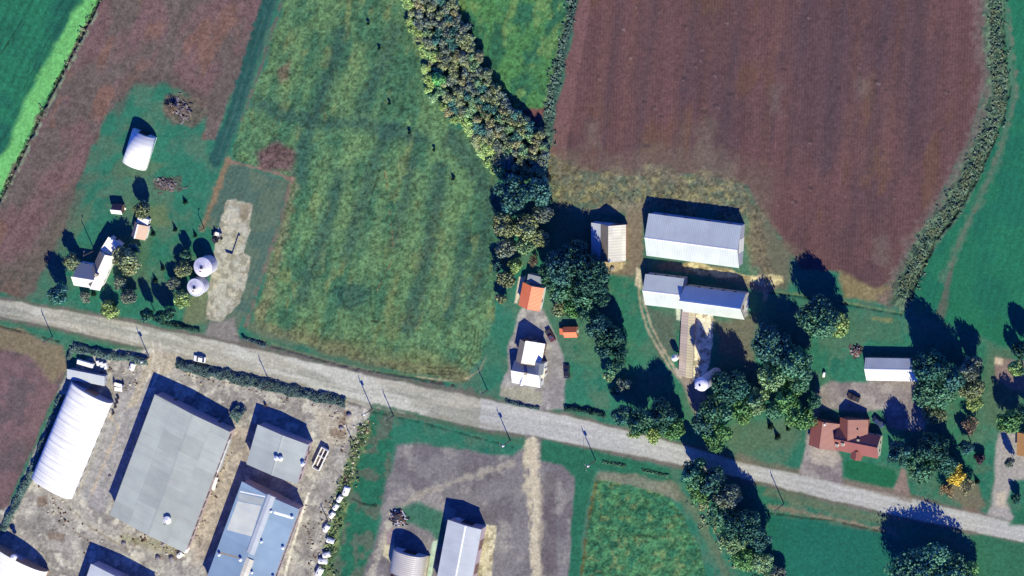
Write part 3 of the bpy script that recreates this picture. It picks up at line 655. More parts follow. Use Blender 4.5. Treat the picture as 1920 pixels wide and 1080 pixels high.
def wing(root, f, wall, roof, over=0.3, gable=0.3, thick=0.12, ridge=None, roof_parts=None, smooth=False, wall_in=0.08):
    """one straight wing: closed walls under a roof sheet that follows the profile"""
    loc = f.c-root.location; loc.z = 0; f.root = root; f.loc = loc
    pr = f.prof
    if wall:
        inner = [(y, z-0.03) for y, z in pr]
        inner[0] = (pr[0][0]+wall_in, pr[0][1]-0.03); inner[-1] = (pr[-1][0]-wall_in, pr[-1][1]-0.03)
        mb = MB(); mb.prism([(inner[0][0], -0.8)]+inner+[(inner[-1][0], -0.8)], f.x0, f.x1)
        f.wall = mb.build('wall', wall, root, loc, f.ang)
    ep = ext_prof(pr, over)
    if not wall:                                   # a second sheet laid on one slope: no overhang past the ridge
        k = 0 if pr[0][1] > pr[-1][1] else -1; ep[k] = pr[k]
    top = offset_prof(ep, thick); bot = offset_prof(ep, 0.01)
    n = len(ep); mb = MB(); vs = []
    for x in (f.x0-gable, f.x1+gable):
        vs += [(x, y, z) for y, z in top]+[(x, y, z) for y, z in bot]
    fs = []; m = 2*n
    for i in range(n-1):
        fs += [(i, i+1, m+i+1, m+i), (n+i, m+n+i, m+n+i+1, n+i+1), (i, n+i, n+i+1, i+1), (m+i, m+i+1, m+n+i+1, m+n+i)]
    fs += [(0, m, m+n, n), (n-1, 2*n-1, m+2*n-1, m+n-1)]
    mb.add(vs, fs); f.roof = mb.build('roof', roof, root, loc, f.ang, smooth)
    if ridge:
        k = max(range(n), key=lambda i: top[i][1]); y, z = top[k]
        zl = np.interp(y-0.3, [a for a, _ in top], [b for _, b in top]); zr = np.interp(y+0.3, [a for a, _ in top], [b for _, b in top])
        rb = MB().prism([(y-0.3, zl+0.004), (y-0.3, zl+0.04), (y, z+0.08), (y+0.3, zr+0.04), (y+0.3, zr+0.004), (y, z+0.02)], f.x0-gable-0.02, f.x1+gable+0.02)
        rb.build('ridge_cap', ridge, f.roof)
    return f
def zroof(f, y): return float(np.interp(y, [a for a, _ in f.prof], [b for _, b in f.prof]))+0.13
def opening(f, side, t, zc, w, h, name, mat, frame=None):
    """door or window on a wall; side L/R = long walls, A/B = the two ends; t runs 0..1 along that wall"""
    y0, y1 = f.prof[0][0]+0.08, f.prof[-1][0]-0.08; e = 0.05
    def bx(mb, w, h, e0, e1, zc=zc):
        if side in 'LR':
            x = f.x0+(f.x1-f.x0)*t; y = y0 if side == 'L' else y1; s = -1 if side == 'L' else 1
            ya, yb = sorted((y+s*e0, y+s*e1)); mb.box(x-w/2, x+w/2, ya, yb, zc-h/2, zc+h/2)
        else:
            y = y0+(y1-y0)*t; x = f.x0 if side == 'A' else f.x1; s = -1 if side == 'A' else 1
            xa, xb = sorted((x+s*e0, x+s*e1)); mb.box(xa, xb, y-w/2, y+w/2, zc-h/2, zc+h/2)
    mb = MB(); bx(mb, w, h, -0.02, e); o = mb.build(name, mat, f.root, f.loc, f.ang)
    if frame:
        mb = MB(); bx(mb, w+0.24, h+0.24, -0.015, e-0.02); mb.build('frame' if name == 'window' else 'door_frame', frame, o)
    return o
def windows(f, side, ts, zc, w=1.0, h=1.2, frame='white_paint'):
    for t in ts: opening(f, side, t, zc, w, h, 'window', 'glass', frame)
def on_roof(f, u, v, build, z_guess=None):
    """place a part on the roof of wing f where the photograph shows it at (u, v)"""
    z = z_guess or max(b for _, b in f.prof)
    for _ in range(4):
        p = P(u, v, z)-f.c; y = -p.x*math.sin(f.ang)+p.y*math.cos(f.ang); z = zroof(f, y)
    x = p.x*math.cos(f.ang)+p.y*math.sin(f.ang)
    return build(x, y, z)
def vent(f, u, v, r=0.45, h=1.0, mat='white_paint', stack=0.0):
    def b(x, y, z):
        mb = MB(); mb.lathe([(r, z-0.5), (r, z+h*0.6)], 12, x, y); o = mb.build('vent', mat, f.roof)
        mb = MB(); mb.lathe([(r*1.5, z+h*0.6+0.02), (r*1.5, z+h*0.68), (r*0.15, z+h)], 12, x, y); mb.build('vent_cap', mat, o)
        if stack:
            MB().bar((x+r*1.3, y, z-0.3), (x+r*1.3, y, z+stack), 0.12).build('vent_pipe', 'dark_metal', o)
    on_roof(f, u, v, b)
def chimney(f, u, v, s=0.4, h=1.2, mat='brick_wall'):
    def b(x, y, z):
        o = MB().box(x-s, x+s, y-s, y+s, z-1.0, z+h).build('chimney', mat, f.roof)
        MB().box(x-s-0.08, x+s+0.08, y-s-0.08, y+s+0.08, z+h+0.004, z+h+0.12).build('chimney_cap', 'concrete', o)
    on_roof(f, u, v, b)
def new_building(name, label, cat, f, group=None): return thing(name, label, cat, f.c, 0, group)
def zc(ox, oy, s):
    return lambda pts: [((ox+a[0]/s, oy+a[1]/s), (ox+b[0]/s, oy+b[1]/s), z) for a, b, z in pts]

# --- A: white hoop shed on the north lawn
f = hoop_prof(frame_from([((247, 250), (228, 307), 1.4), ((294, 250), (276, 311), 1.4)]), 0.9, 4.4, 16, 0.9)
b = new_building('hoop_shed', 'white fabric hoop shed alone on the lawn in the northwest corner', 'shed', f)
wing(b, f, 'white_wall', 'fabric', 0.0, 0.15, 0.06, smooth=True)
opening(f, 'A', 0.5, 1.5, 3.2, 3.0, 'door', 'opening'); opening(f, 'B', 0.5, 1.5, 3.0, 2.8, 'door', 'door')
# --- B: small brown and white shed
Zf = zc(80, 370, 5.683)
f = frame_from(Zf([((765, 80), (858, 84), 2.3), ((737, 127), (838, 138), 3.4), ((728, 163), (832, 172), 2.3)]))
b = new_building('garden_shed', 'small brown-roofed shed with a pale front between the lawn track and the farmhouse', 'shed', f)
wing(b, f, 'brown_wall', 'brown_roof', 0.15, 0.15); opening(f, 'L', 0.5, 1.0, 0.9, 1.9, 'door', 'white_paint')
f2 = frame_from(Zf([((737, 130), (838, 141), 3.5), ((724, 168), (832, 176), 2.35)])); wing(b, f2, None, 'white_metal', 0.15, 0.2)
# --- C: white farmhouse
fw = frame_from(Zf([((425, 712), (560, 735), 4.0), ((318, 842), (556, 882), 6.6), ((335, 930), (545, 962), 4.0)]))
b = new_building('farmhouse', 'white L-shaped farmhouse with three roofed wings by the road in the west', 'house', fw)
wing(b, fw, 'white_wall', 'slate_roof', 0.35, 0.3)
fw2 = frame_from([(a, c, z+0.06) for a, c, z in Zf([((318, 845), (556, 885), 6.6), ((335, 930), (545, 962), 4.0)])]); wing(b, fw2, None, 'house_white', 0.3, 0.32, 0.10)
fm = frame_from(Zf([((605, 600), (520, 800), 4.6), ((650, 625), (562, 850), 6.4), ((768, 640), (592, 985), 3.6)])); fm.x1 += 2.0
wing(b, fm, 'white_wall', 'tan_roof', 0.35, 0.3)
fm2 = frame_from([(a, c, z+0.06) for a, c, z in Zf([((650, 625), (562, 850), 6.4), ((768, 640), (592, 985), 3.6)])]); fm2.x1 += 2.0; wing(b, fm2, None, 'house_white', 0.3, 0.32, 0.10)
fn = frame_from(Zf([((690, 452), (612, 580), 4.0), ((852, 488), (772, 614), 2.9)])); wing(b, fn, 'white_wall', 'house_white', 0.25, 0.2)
chimney(fm, 80+585/5.683, 370+820/5.683); windows(fm, 'R', (0.2, 0.5, 0.8), 2.2) ; windows(fm, 'A', (0.35, 0.65), 3.4, 0.9, 1.1); windows(fw, 'R', (0.3,), 2.2); windows(fw, 'L', (0.3, 0.6), 2.2)
opening(fn, 'A', 0.4, 1.05, 1.0, 2.1, 'door', 'brown_wall', 'white_paint')
# --- D: garage behind farmhouse
f = frame_from(Zf([((975, 300), (948, 445), 2.7), ((1004, 288), (986, 425), 4.3), ((1140, 292), (1085, 412), 2.6)]))
b = new_building('garage', 'small pink-tan roofed garage just northeast of the white farmhouse', 'garage', f)
wing(b, f, 'white_wall', 'pink_roof', 0.25, 0.25, ridge='white_paint')
f2 = frame_from(Zf([((1018, 220), (1006, 262), 2.9), ((1135, 232), (1118, 285), 2.3)])); wing(b, f2, 'white_wall', 'house_white', 0.15, 0.15)
opening(f, 'R', 0.5, 1.1, 2.4, 2.1, 'garage_door', 'white_paint'); windows(f2, 'R', (0.5,), 1.3, 0.8, 0.8)
# --- G: long white hoop barn and its front shed
f = hoop_prof(frame_from([((128, 730), (58, 905), 2.2), ((217, 742), (139, 921), 2.2)]), 2.0, 5.9, 20, 0.7)
b = new_building('hoop_barn', 'long white ribbed hoop barn beside the southwest ploughed field', 'barn', f)
wing(b, f, 'grey_wall', 'fabric_ribbed', 0.0, 0.25, 0.08)
for k in range(13):                            # the hoops that show through the cover on its shaded side
    x = f.x0+(f.x1-f.x0)*(k+0.5)/13; mb = MB(); pr = offset_prof(f.prof, 0.085); pr2 = offset_prof(f.prof, 0.16); n = len(pr)
    vs = [(x-0.07, y, z) for y, z in pr2]+[(x+0.07, y, z) for y, z in pr2]+[(x-0.07, y, z) for y, z in pr]+[(x+0.07, y, z) for y, z in pr]
    fs = []
    for i in range(n-1): fs += [(i, i+1, n+i+1, n+i), (i, 2*n+i, 2*n+i+1, i+1), (n+i, n+i+1, 3*n+i+1, 3*n+i)]
    mb.add(vs, fs); mb.build('hoop_rib', 'fabric', f.roof)
opening(f, 'A', 0.5, 1.9, 4.0, 3.8, 'barn_door', 'tan_wall'); opening(f, 'B', 0.5, 1.9, 4.0, 3.8, 'barn_door', 'tan_wall')
for t in np.linspace(0.08, 0.92, 9): opening(f, 'R', t, 1.1, 1.6, 0.9, 'window', 'opening')
Zf = zc(90, 640, 7.714)
f = frame_from(Zf([((305, 420), (852, 512), 3.2), ((266, 520), (772, 636), 2.5)]))
b = new_building('open_shed', 'low pale metal shed crossing the north end of the long white hoop barn', 'shed', f)
wing(b, f, 'grey_wall', 'pale_sheet', 0.2, 0.2); opening(f, 'R', 0.25, 1.2, 2.6, 2.2, 'door', 'door'); opening(f, 'R', 0.7, 1.2, 2.6, 2.2, 'door', 'door')
windows(f, 'B', (0.5,), 1.4, 0.8, 0.8)
# --- H: big grey dairy barn
f = frame_from([((284, 763), (201, 982), 5.6), ((364, 777), (280, 1001), 6.5), ((437, 791), (352, 1018), 5.6)])
b = new_building('dairy_barn', 'largest grey patched-roof barn in the dairy yard, with a single white roof vent', 'barn', f)
wing(b, f, 'pink_wall', 'grey_panels', 0.3, 0.25, 0.15); fH = f
vent(f, 316, 974, 0.9, 1.6, 'white_paint', 3.0)
for t in np.linspace(0.06, 0.94, 12): opening(f, 'R', t, 2.9, 2.6, 1.5, 'window', 'glass')
opening(f, 'R', 0.5, 1.1, 1.2, 2.1, 'door', 'brown_wall'); opening(f, 'A', 0.5, 2.0, 4.2, 3.9, 'barn_door', 'door'); opening(f, 'A', 0.2, 1.1, 1.1, 2.1, 'door', 'brown_wall'); opening(f, 'A', 0.8, 1.1, 1.1, 2.1, 'door', 'brown_wall')
# lean-to strip along its east wall
f2 = frame_from([((425, 822), (402, 884), 2.6), ((431, 825), (408, 886), 2.2)]); wing(b, f2, 'grey_wall', 'pale_sheet', 0.1, 0.1)
# --- I: middle grey barn
f = frame_from([((482, 807), (461, 877), 5.4), ((531, 816), (510, 888), 6.0), ((578, 827), (558, 900), 5.2)])
b = new_building('cattle_barn', 'square grey barn with twin white roof vents between two larger barns', 'barn', f)
wing(b, f, 'pink_wall', 'grey_sheet', 0.25, 0.25, 0.14, ridge='grey_sheet')
vent(f, 520, 858, 0.55, 1.6); vent(f, 528, 859, 0.55, 1.6); vent(f, 569, 869, 0.5, 1.6)
for t in (0.15, 0.4, 0.65, 0.88): opening(f, 'R', t, 2.6, 1.8, 1.2, 'window', 'glass')
opening(f, 'A', 0.5, 1.8, 3.6, 3.4, 'barn_door', 'door'); opening(f, 'R', 0.28, 1.1, 1.1, 2.1, 'door', 'brown_wall')
# --- J: long blue-grey barn with ridge monitor
Zf = zc(390, 880, 5.4)
f = frame_from(Zf([((322, 214), (-60, 1250), 5.2), ((628, 268), (240, 1320), 6.4), ((935, 345), (550, 1400), 5.2)]))
b = new_building('freestall_barn', 'long blue-grey barn with a raised ridge vent and rows of small roof stacks', 'barn', f)
wing(b, f, 'pink_wall', 'blue_sheet', 0.3, 0.3, 0.14); fJ = f
zr = max(b_ for _, b_ in f.prof)
def monitor(u0, v0, u1, v1, mat, hw, hh):
    z = zr+hh; p = P(u0, v0, z)-f.c; q_ = P(u1, v1, z)-f.c; ca, sa = math.cos(f.ang), math.sin(f.ang)
    xa, xb = p.x*ca+p.y*sa, q_.x*ca+q_.y*sa; y = ((-p.x*sa+p.y*ca)+(-q_.x*sa+q_.y*ca))/2
    o = MB().prism([(y-hw, zr-0.5), (y-hw, zr+hh-0.25), (y, zr+hh), (y+hw, zr+hh-0.25), (y+hw, zr-0.5)], xa, xb).build('ridge_vent', mat, f.roof)
    return o
monitor(390+625/5.4, 880+262/5.4, 390+440/5.4, 880+862/5.4, 'pale_sheet', 1.35, 0.55)
monitor(390+415/5.4, 880+905/5.4, 390+255/5.4, 880+1390/5.4, 'mottled_white', 1.35, 0.45)
def sheet(f, pts, mat, name='roof_panel', dz=0.02):
    """a replaced run of roofing lying on the roof of wing f (four photograph points)"""
    loc = []
    for u, v in pts:
        z = 5.8
        for _ in range(4):
            p = P(u, v, z)-f.c; y = -p.x*math.sin(f.ang)+p.y*math.cos(f.ang); z = zroof(f, y)
        loc.append((p.x*math.cos(f.ang)+p.y*math.sin(f.ang), y, z+dz))
    vs = loc+[(a, b_, c-0.03) for a, b_, c in loc]
    MB().add(vs, [(0, 1, 2, 3), (7, 6, 5, 4), (0, 4, 5, 1), (1, 5, 6, 2), (2, 6, 7, 3), (3, 7, 4, 0)]).build(name, mat, f.roof)
zz = lambda *p: [(390+a/5.4, 880+b_/5.4) for a, b_ in p]
sheet(f, zz((300, 322), (540, 370), (440, 680), (190, 612)), 'streaky_white')
sheet(f, zz((325, 218), (580, 272), (576, 284), (320, 232)), 'white_metal', 'roof_flashing')
sheet(f, zz((312, 240), (572, 296), (546, 362), (302, 316)), 'grey_sheet', 'roof_panel', 0.024)
sheet(f, zz((672, 425), (850, 478), (838, 500), (664, 450)), 'white_metal', 'roof_flashing', 0.022)
sheet(f, zz((102, 832), (330, 890), (326, 906), (96, 848)), 'tan_roof', 'roof_flashing', 0.022)
for (u, v, r) in ((645, 420, .32), (858, 480, .36), (548, 728, .32), (765, 790, .36), (120, 860, .36), (335, 910, .4), (450, 1040, .32), (665, 1085, .36)):
    vent(f, 390+u/5.4, 880+v/5.4, r, 1.2, 'white_paint')
for t in np.linspace(0.05, 0.75, 9): opening(f, 'R', t, 2.2, 3.0, 1.6, 'window', 'glass')
opening(f, 'A', 0.35, 1.8, 3.6, 3.4, 'barn_door', 'door'); opening(f, 'A', 0.72, 1.8, 3.6, 3.4, 'barn_door', 'door')
# --- K, L: barns cut by the bottom edge
f = hoop_prof(frame_from([((-26, 1036), (-70, 1150), 2.0), ((97, 1052), (50, 1166), 2.0)]), 1.6, 6.6, 20, 0.8)
b = new_building('hoop_barn', 'white hoop barn cut off by the bottom-left corner, pale tan end wall showing', 'barn', f)
wing(b, f, 'tan_wall', 'fabric', 0.0, 0.25, 0.08); opening(f, 'A', 0.5, 2.0, 4.0, 3.8, 'barn_door', 'door')
vent(f, 28, 1044, 0.7, 1.8, 'white_paint')
f = frame_from([((166, 1076), (130, 1180), 5.6), ((230, 1087), (196, 1190), 6.4), ((297, 1100), (262, 1200), 5.6)])
b = new_building('machine_barn', 'grey barn at the bottom edge of which mostly the shadow shows', 'barn', f)
wing(b, f, 'grey_wall', 'pale_sheet', 0.25, 0.25); opening(f, 'A', 0.5, 2.0, 4.0, 3.8, 'barn_door', 'door')
# --- M: grey gable barn south of road, N: rounded ribbed shed
f = frame_from([((841, 980), (815, 1110), 5.4), ((871, 986), (850, 1115), 6.2), ((903, 991), (876, 1120), 5.4)])
b = new_building('implement_barn', 'pale grey gabled barn with a straight white ridge on the bare middle yard', 'barn', f)
wing(b, f, 'pink_wall', 'pale_sheet', 0.25, 0.25, 0.14, ridge='white_metal')
for t in (0.25, 0.6): opening(f, 'R', t, 1.9, 3.4, 3.4, 'barn_door', 'brown_wall')
opening(f, 'A', 0.5, 2.0, 4.0, 3.8, 'barn_door', 'opening'); opening(f, 'A', 0.15, 1.05, 1.0, 2.1, 'door', 'white_paint')
Zf = zc(700, 900, 6.0)
f = hoop_prof(frame_from(Zf([((232, 800), (200, 1010), 1.9), ((605, 830), (560, 1075), 1.9)])), 1.6, 6.4, 18, 0.75)
b = new_building('arched_shed', 'arched grey ribbed shed beside the dark scrap heap in the middle yard', 'shed', f)
M['arch_sheet'] = roof_mat('arched_grey_sheet', C(202, 198, 202), 0.9, 0.3, bump=0.8)
wing(b, f, 'grey_wall', 'arch_sheet', 0.0, 0.3, 0.1); opening(f, 'A', 0.5, 1.8, 4.2, 3.6, 'barn_door', 'opening')
MB().box(f.x0-0.2, f.x1+0.2, f.prof[-1][0]-0.0, f.prof[-1][0]+0.7, -0.2, 1.5).build('base_wall', 'concrete', b, f.c-b.location, f.ang)
# --- O: house in the centre
Zf = zc(920, 590, 7.2)
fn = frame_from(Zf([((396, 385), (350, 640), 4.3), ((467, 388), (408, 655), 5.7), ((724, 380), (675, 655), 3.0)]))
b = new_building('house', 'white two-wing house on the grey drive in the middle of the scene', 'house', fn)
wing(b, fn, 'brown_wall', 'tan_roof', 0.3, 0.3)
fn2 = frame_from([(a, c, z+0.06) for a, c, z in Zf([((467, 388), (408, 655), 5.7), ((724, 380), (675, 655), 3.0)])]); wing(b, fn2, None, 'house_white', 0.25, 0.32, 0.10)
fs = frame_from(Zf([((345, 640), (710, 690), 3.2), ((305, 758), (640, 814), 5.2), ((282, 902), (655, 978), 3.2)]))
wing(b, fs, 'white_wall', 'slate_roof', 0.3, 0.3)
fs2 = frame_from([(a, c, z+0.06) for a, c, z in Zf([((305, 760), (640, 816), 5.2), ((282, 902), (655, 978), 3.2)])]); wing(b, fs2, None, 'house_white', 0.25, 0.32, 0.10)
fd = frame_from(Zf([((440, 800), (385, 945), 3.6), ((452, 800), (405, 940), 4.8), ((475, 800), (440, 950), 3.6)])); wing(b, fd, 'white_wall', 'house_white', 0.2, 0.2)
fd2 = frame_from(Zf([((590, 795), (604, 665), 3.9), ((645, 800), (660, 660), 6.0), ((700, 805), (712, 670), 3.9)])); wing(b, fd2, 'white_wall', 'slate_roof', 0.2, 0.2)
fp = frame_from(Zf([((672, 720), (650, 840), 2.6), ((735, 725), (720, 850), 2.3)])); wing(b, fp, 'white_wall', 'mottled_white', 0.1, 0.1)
chimney(fs, 920+480/7.2, 590+790/7.2, 0.35, 1.0); windows(fs, 'B', (0.3, 0.7), 2.2); windows(fn, 'A', (0.3, 0.75), 2.0); windows(fn, 'R', (0.25, 0.6), 1.7)
opening(fp, 'R', 0.5, 1.0, 0.9, 2.0, 'door', 'brown_wall', 'white_paint'); opening(fn, 'A', 0.5, 1.05, 1.0, 2.1, 'door', 'door', 'white_paint')
# --- P: orange garage, Q: orange shed
Zf = zc(920, 490, 7.2)
f = frame_from(Zf([((452, 308), (372, 588), 3.0), ((553, 340), (497, 642), 4.6), ((703, 362), (663, 660), 3.0)]))
b = new_building('garage', 'bright orange-roofed garage at the head of the grey drive', 'garage', f)
wing(b, f, 'white_wall', 'orange_roof', 0.2, 0.2, ridge='orange_roof'); opening(f, 'B', 0.4, 1.2, 2.6, 2.2, 'garage_door', 'white_paint'); opening(f, 'B', 0.75, 1.2, 2.6, 2.2, 'garage_door', 'white_paint')
windows(f, 'R', (0.6,), 1.6); f2 = frame_from(Zf([((512, 188), (492, 285), 2.7), ((695, 205), (680, 312), 2.3)])); wing(b, f2, 'grey_wall', 'slate_roof', 0.15, 0.1); windows(f2, 'R', (0.5,), 1.3, 0.8, 0.8)
f = frame_from(Zf([((987, 893), (1152, 893), 2.0), ((986, 960), (1150, 956), 3.0), ((990, 1024), (1166, 1018), 2.0)]))
b = new_building('garden_shed', 'tiny orange-roofed shed on the lawn east of the white centre house', 'shed', f)
wing(b, f, 'tan_wall', 'orange_roof', 0.15, 0.15); opening(f, 'B', 0.5, 0.9, 0.9, 1.7, 'door', 'white_paint')
f2 = frame_from(Zf([((932, 915), (938, 988), 1.5), ((985, 905), (985, 990), 1.9)])); wing(b, f2, 'tan_wall', 'orange_roof', 0.08, 0.05)
# --- R: split-level shed
f = frame_from([((1108, 420), (1110, 482), 3.1), ((1127, 421), (1126, 487), 3.8), ((1141, 423), (1140, 490), 5.8), ((1174, 423), (1172, 491), 2.0)])
b = new_building('stepped_shed', 'narrow shed with blue-grey, shade-toned brown and mottled white roof strips by the dark trees', 'shed', f)
f.prof = sorted(f.prof); pr = list(f.prof)
def sub(i0, i1, wall, roof):
    g_ = Frame(); g_.c = f.c; g_.ang = f.ang; g_.x0 = f.x0; g_.x1 = f.x1; g_.prof = pr[i0:i1+1]; return wing(b, g_, wall, roof, 0.06, 0.2, wall_in=0.0)
M['shaded_sheet'] = roof_mat('shade_toned_sheet', C(140, 132, 126), 0.7, 0.3)  # steep west strip: shade from facing away from the sun put into its colour
sub(0, 1, 'grey_wall', 'pale_sheet'); sub(1, 2, 'grey_wall', 'shaded_sheet'); g3 = sub(2, 3, 'tan_wall', 'mottled_white')
opening(g3, 'A', 0.45, 1.1, 1.6, 2.2, 'door', 'brown_wall'); windows(g3, 'R', (0.3, 0.7), 1.1, 0.9, 0.8)
# --- S: big galvanised barn
f = frame_from([((1220, 403), (1388, 424), 4.4), ((1209, 445), (1381, 470), 7.0), ((1213, 478), (1384, 500), 4.4)])
b = new_building('hay_barn', 'biggest gabled metal barn beside the large brown field', 'barn', f)
wing(b, f, 'grey_wall', 'barn_sheet', 0.3, 0.3, 0.14, ridge='white_metal')
opening(f, 'B', 0.5, 2.1, 4.4, 4.2, 'barn_door', 'white_paint'); opening(f, 'A', 0.5, 2.1, 4.4, 4.2, 'barn_door', 'white_paint')
for t in (0.15, 0.38, 0.62, 0.85): opening(f, 'R', t, 2.2, 1.6, 1.0, 'window', 'glass')
# --- T: low barn with tall gambrel end
Zf = zc(1180, 480, 6.75)
f = frame_from(Zf([((222, 240), (726, 296), 4.0), ((186, 446), (642, 492), 6.0), ((182, 602), (642, 668), 3.4)]))
b = new_building('stable_barn', 'two-height white barn with a steep dark eastern half behind the concrete silo', 'barn', f)
wing(b, f, 'grey_wall', 'barn_sheet', 0.2, 0.2, 0.12, ridge='white_metal')
f2 = frame_from(Zf([((724, 394), (1452, 486), 4.3), ((650, 568), (1402, 672), 8.6), ((660, 690), (1450, 796), 4.2)]))
wing(b, f2, 'cream_wall', 'barn_sheet', 0.3, 0.25, 0.12, ridge='white_metal')
opening(f2, 'B', 0.5, 1.9, 3.4, 3.6, 'barn_door', 'white_paint'); opening(f2, 'B', 0.5, 5.4, 1.2, 1.4, 'loft_door', 'brown_wall')
for t in (0.2, 0.4, 0.6, 0.8): opening(f2, 'R', t, 1.9, 1.0, 1.0, 'window', 'glass')
for t in (0.2, 0.5, 0.8): opening(f, 'R', t, 1.9, 1.0, 1.0, 'window', 'glass')
# --- V: white shed among trees
f = frame_from([((1623, 672), (1720, 674), 2.9), ((1621, 692), (1720, 694), 4.4), ((1627, 712), (1726, 714), 2.9)])
b = new_building('workshop', 'white-and-grey gabled shed half under trees north of the red-roofed house', 'shed', f)
wing(b, f, 'tan_wall', 'pale_sheet', 0.2, 0.2, ridge='white_metal'); opening(f, 'A', 0.5, 1.2, 2.4, 2.3, 'garage_door', 'white_paint')
f2 = frame_from([((1621, 693), (1720, 695), 4.46), ((1627, 712), (1726, 714), 2.96)]); wing(b, f2, None, 'white_metal', 0.18, 0.22, 0.10)
for t in (0.2, 0.6): opening(f, 'L', t, 1.5, 1.0, 0.9, 'window', 'glass')
# --- W: red-roofed house
Zf = zc(1480, 710, 6.0)
fg = frame_from(Zf([((258, 520), (226, 745), 2.7), ((378, 478), (338, 782), 4.5), ((560, 480), (525, 786), 2.7)]))
b = new_building('house', 'brick-red roofed house with a cream gable wall and three wings', 'house', fg)
wing(b, fg, 'brick_wall', 'red_roof', 0.3, 0.3, ridge='red_roof')
fm = frame_from(Zf([((560, 575), (1012, 640), 2.9), ((490, 668), (980, 782), 5.4), ((530, 790), (1000, 896), 2.9)])); wing(b, fm, 'cream_wall', 'red_roof', 0.3, 0.25, ridge='red_roof')
fn = frame_from(Zf([((580, 470), (575, 680), 2.9), ((655, 450), (660, 700), 5.2), ((880, 476), (870, 690), 2.9)])); wing(b, fn, 'brick_wall', 'red_roof', 0.3, 0.3, ridge='red_roof')
fq = frame_from(Zf([((705, 815), (690, 905), 2.9), ((760, 810), (745, 900), 4.2), ((812, 830), (800, 915), 2.9)])); wing(b, fq, 'brick_wall', 'red_roof', 0.2, 0.2)
chimney(fm, 1480+545/6, 710+745/6, 0.4, 1.1, 'white_paint'); chimney(fm, 1480+610/6, 710+735/6, 0.4, 1.1, 'white_paint'); chimney(fn, 1480+785/6, 710+690/6, 0.35, 0.9)
vent(fg, 1480+400/6, 710+515/6, 0.25, 0.7); vent(fn, 1480+770/6, 710+570/6, 0.2, 0.5, 'dark_metal')
opening(fg, 'B', 0.5, 1.2, 3.6, 2.2, 'garage_door', 'white_paint'); windows(fn, 'A', (0.3, 0.7), 1.7); windows(fm, 'B', (0.3, 0.7), 1.7); windows(fm, 'R', (0.6, 0.85), 1.6)
opening(fq, 'B', 0.5, 1.05, 1.0, 2.1, 'door', 'brown_wall', 'white_paint')
# --- X: house at the right edge
f = frame_from([((1909, 814), (1908, 852), 3.0), ((1932, 816), (1931, 855), 4.8), ((1958, 818), (1957, 858), 3.0)])
b = new_building('house', 'tan-roofed building cut off by the right edge', 'house', f)
M['bright_tan'] = roof_mat('ochre_shingle', C(200, 150, 96), 0.5, 0.3)
wing(b, f, 'tan_wall', 'bright_tan', 0.3, 0.3); windows(f, 'A', (0.3, 0.7), 1.6)
# --- feed bunk roof beside the silo
f = frame_from([((1280, 583), (1272, 700), 1.5), ((1291, 584), (1286, 706), 1.9), ((1303, 586), (1297, 710), 1.5)])
b = new_building('feed_bunk', 'long narrow covered feed bunk from the white barn down to the concrete silo', 'feed bunk', f)
M['bunk_roof'] = roof_mat('faded_bunk_roof', C(200, 184, 182), 1.2, 0.25, (0.3, 0.27, 0.2), panels=0.15, panel_size=(3, 3))
M['bunk_tan'] = roof_mat('faded_tan_bunk_roof', C(196, 186, 164), 1.2, 0.25, (0.3, 0.27, 0.2), panels=0.15, panel_size=(3, 3))
wing(b, f, 'pink_wall', 'bunk_roof', 0.1, 0.1)
f2 = frame_from([((1291, 584), (1286, 706), 1.95), ((1303, 586), (1297, 710), 1.55)]); wing(b, f2, None, 'bunk_tan', 0.1, 0.12)
# --- silos and bins
def silo(top_u, top_v, ht, r, label):
    p = P(top_u, top_v, ht); t = thing('silo', label, 'silo', (p.x, p.y, 0))
    st = []
    z = -0.2
    while z < ht: st += [(r, z), (r, z+0.62), (r+0.035, z+0.63), (r+0.035, z+0.72)]; z += 0.73
    MB().lathe(st, 28).build('body', 'silo_wall', t)
    dome = MB().lathe([(r+0.1, z-0.02), (r+0.1, z+0.08)]+[((r+0.05)*math.cos(a), z+0.08+r*0.72*math.sin(a)) for a in np.linspace(0.05, PI/2-0.06, 7)], 28).build('dome', 'bin_roof', t, smooth=True)
    MB().lathe([(0.35, z+r*0.70), (0.35, z+r*0.86), (0.05, z+r*0.95)], 10).build('dome_cap', 'dark_metal', dome)
    a = math.radians(215); cx, cy = (r+0.35)*math.cos(a), (r+0.35)*math.sin(a)
    MB().lathe([(0.42, -0.2), (0.42, ht-0.3)], 10, cx, cy).build('chute', 'white_paint', t)
    mb = MB(); a = math.radians(30)
    for s in (-0.22, 0.22):
        mb.bar(((r+0.15)*math.cos(a)-s*math.sin(a), (r+0.15)*math.sin(a)+s*math.cos(a), 0.3), ((r+0.15)*math.cos(a)-s*math.sin(a), (r+0.15)*math.sin(a)+s*math.cos(a), ht), 0.03)
    for k in range(int(ht/0.4)): mb.bar(((r+0.15)*math.cos(a)+0.22*math.sin(a), (r+0.15)*math.sin(a)-0.22*math.cos(a), 0.5+k*0.4), ((r+0.15)*math.cos(a)-0.22*math.sin(a), (r+0.15)*math.sin(a)+0.22*math.cos(a), 0.5+k*0.4), 0.02)
    mb.build('ladder', 'dark_metal', t)
silo(1316, 720, 14.0, 2.15, 'tall grey concrete silo with a pale dome standing near dark trees')
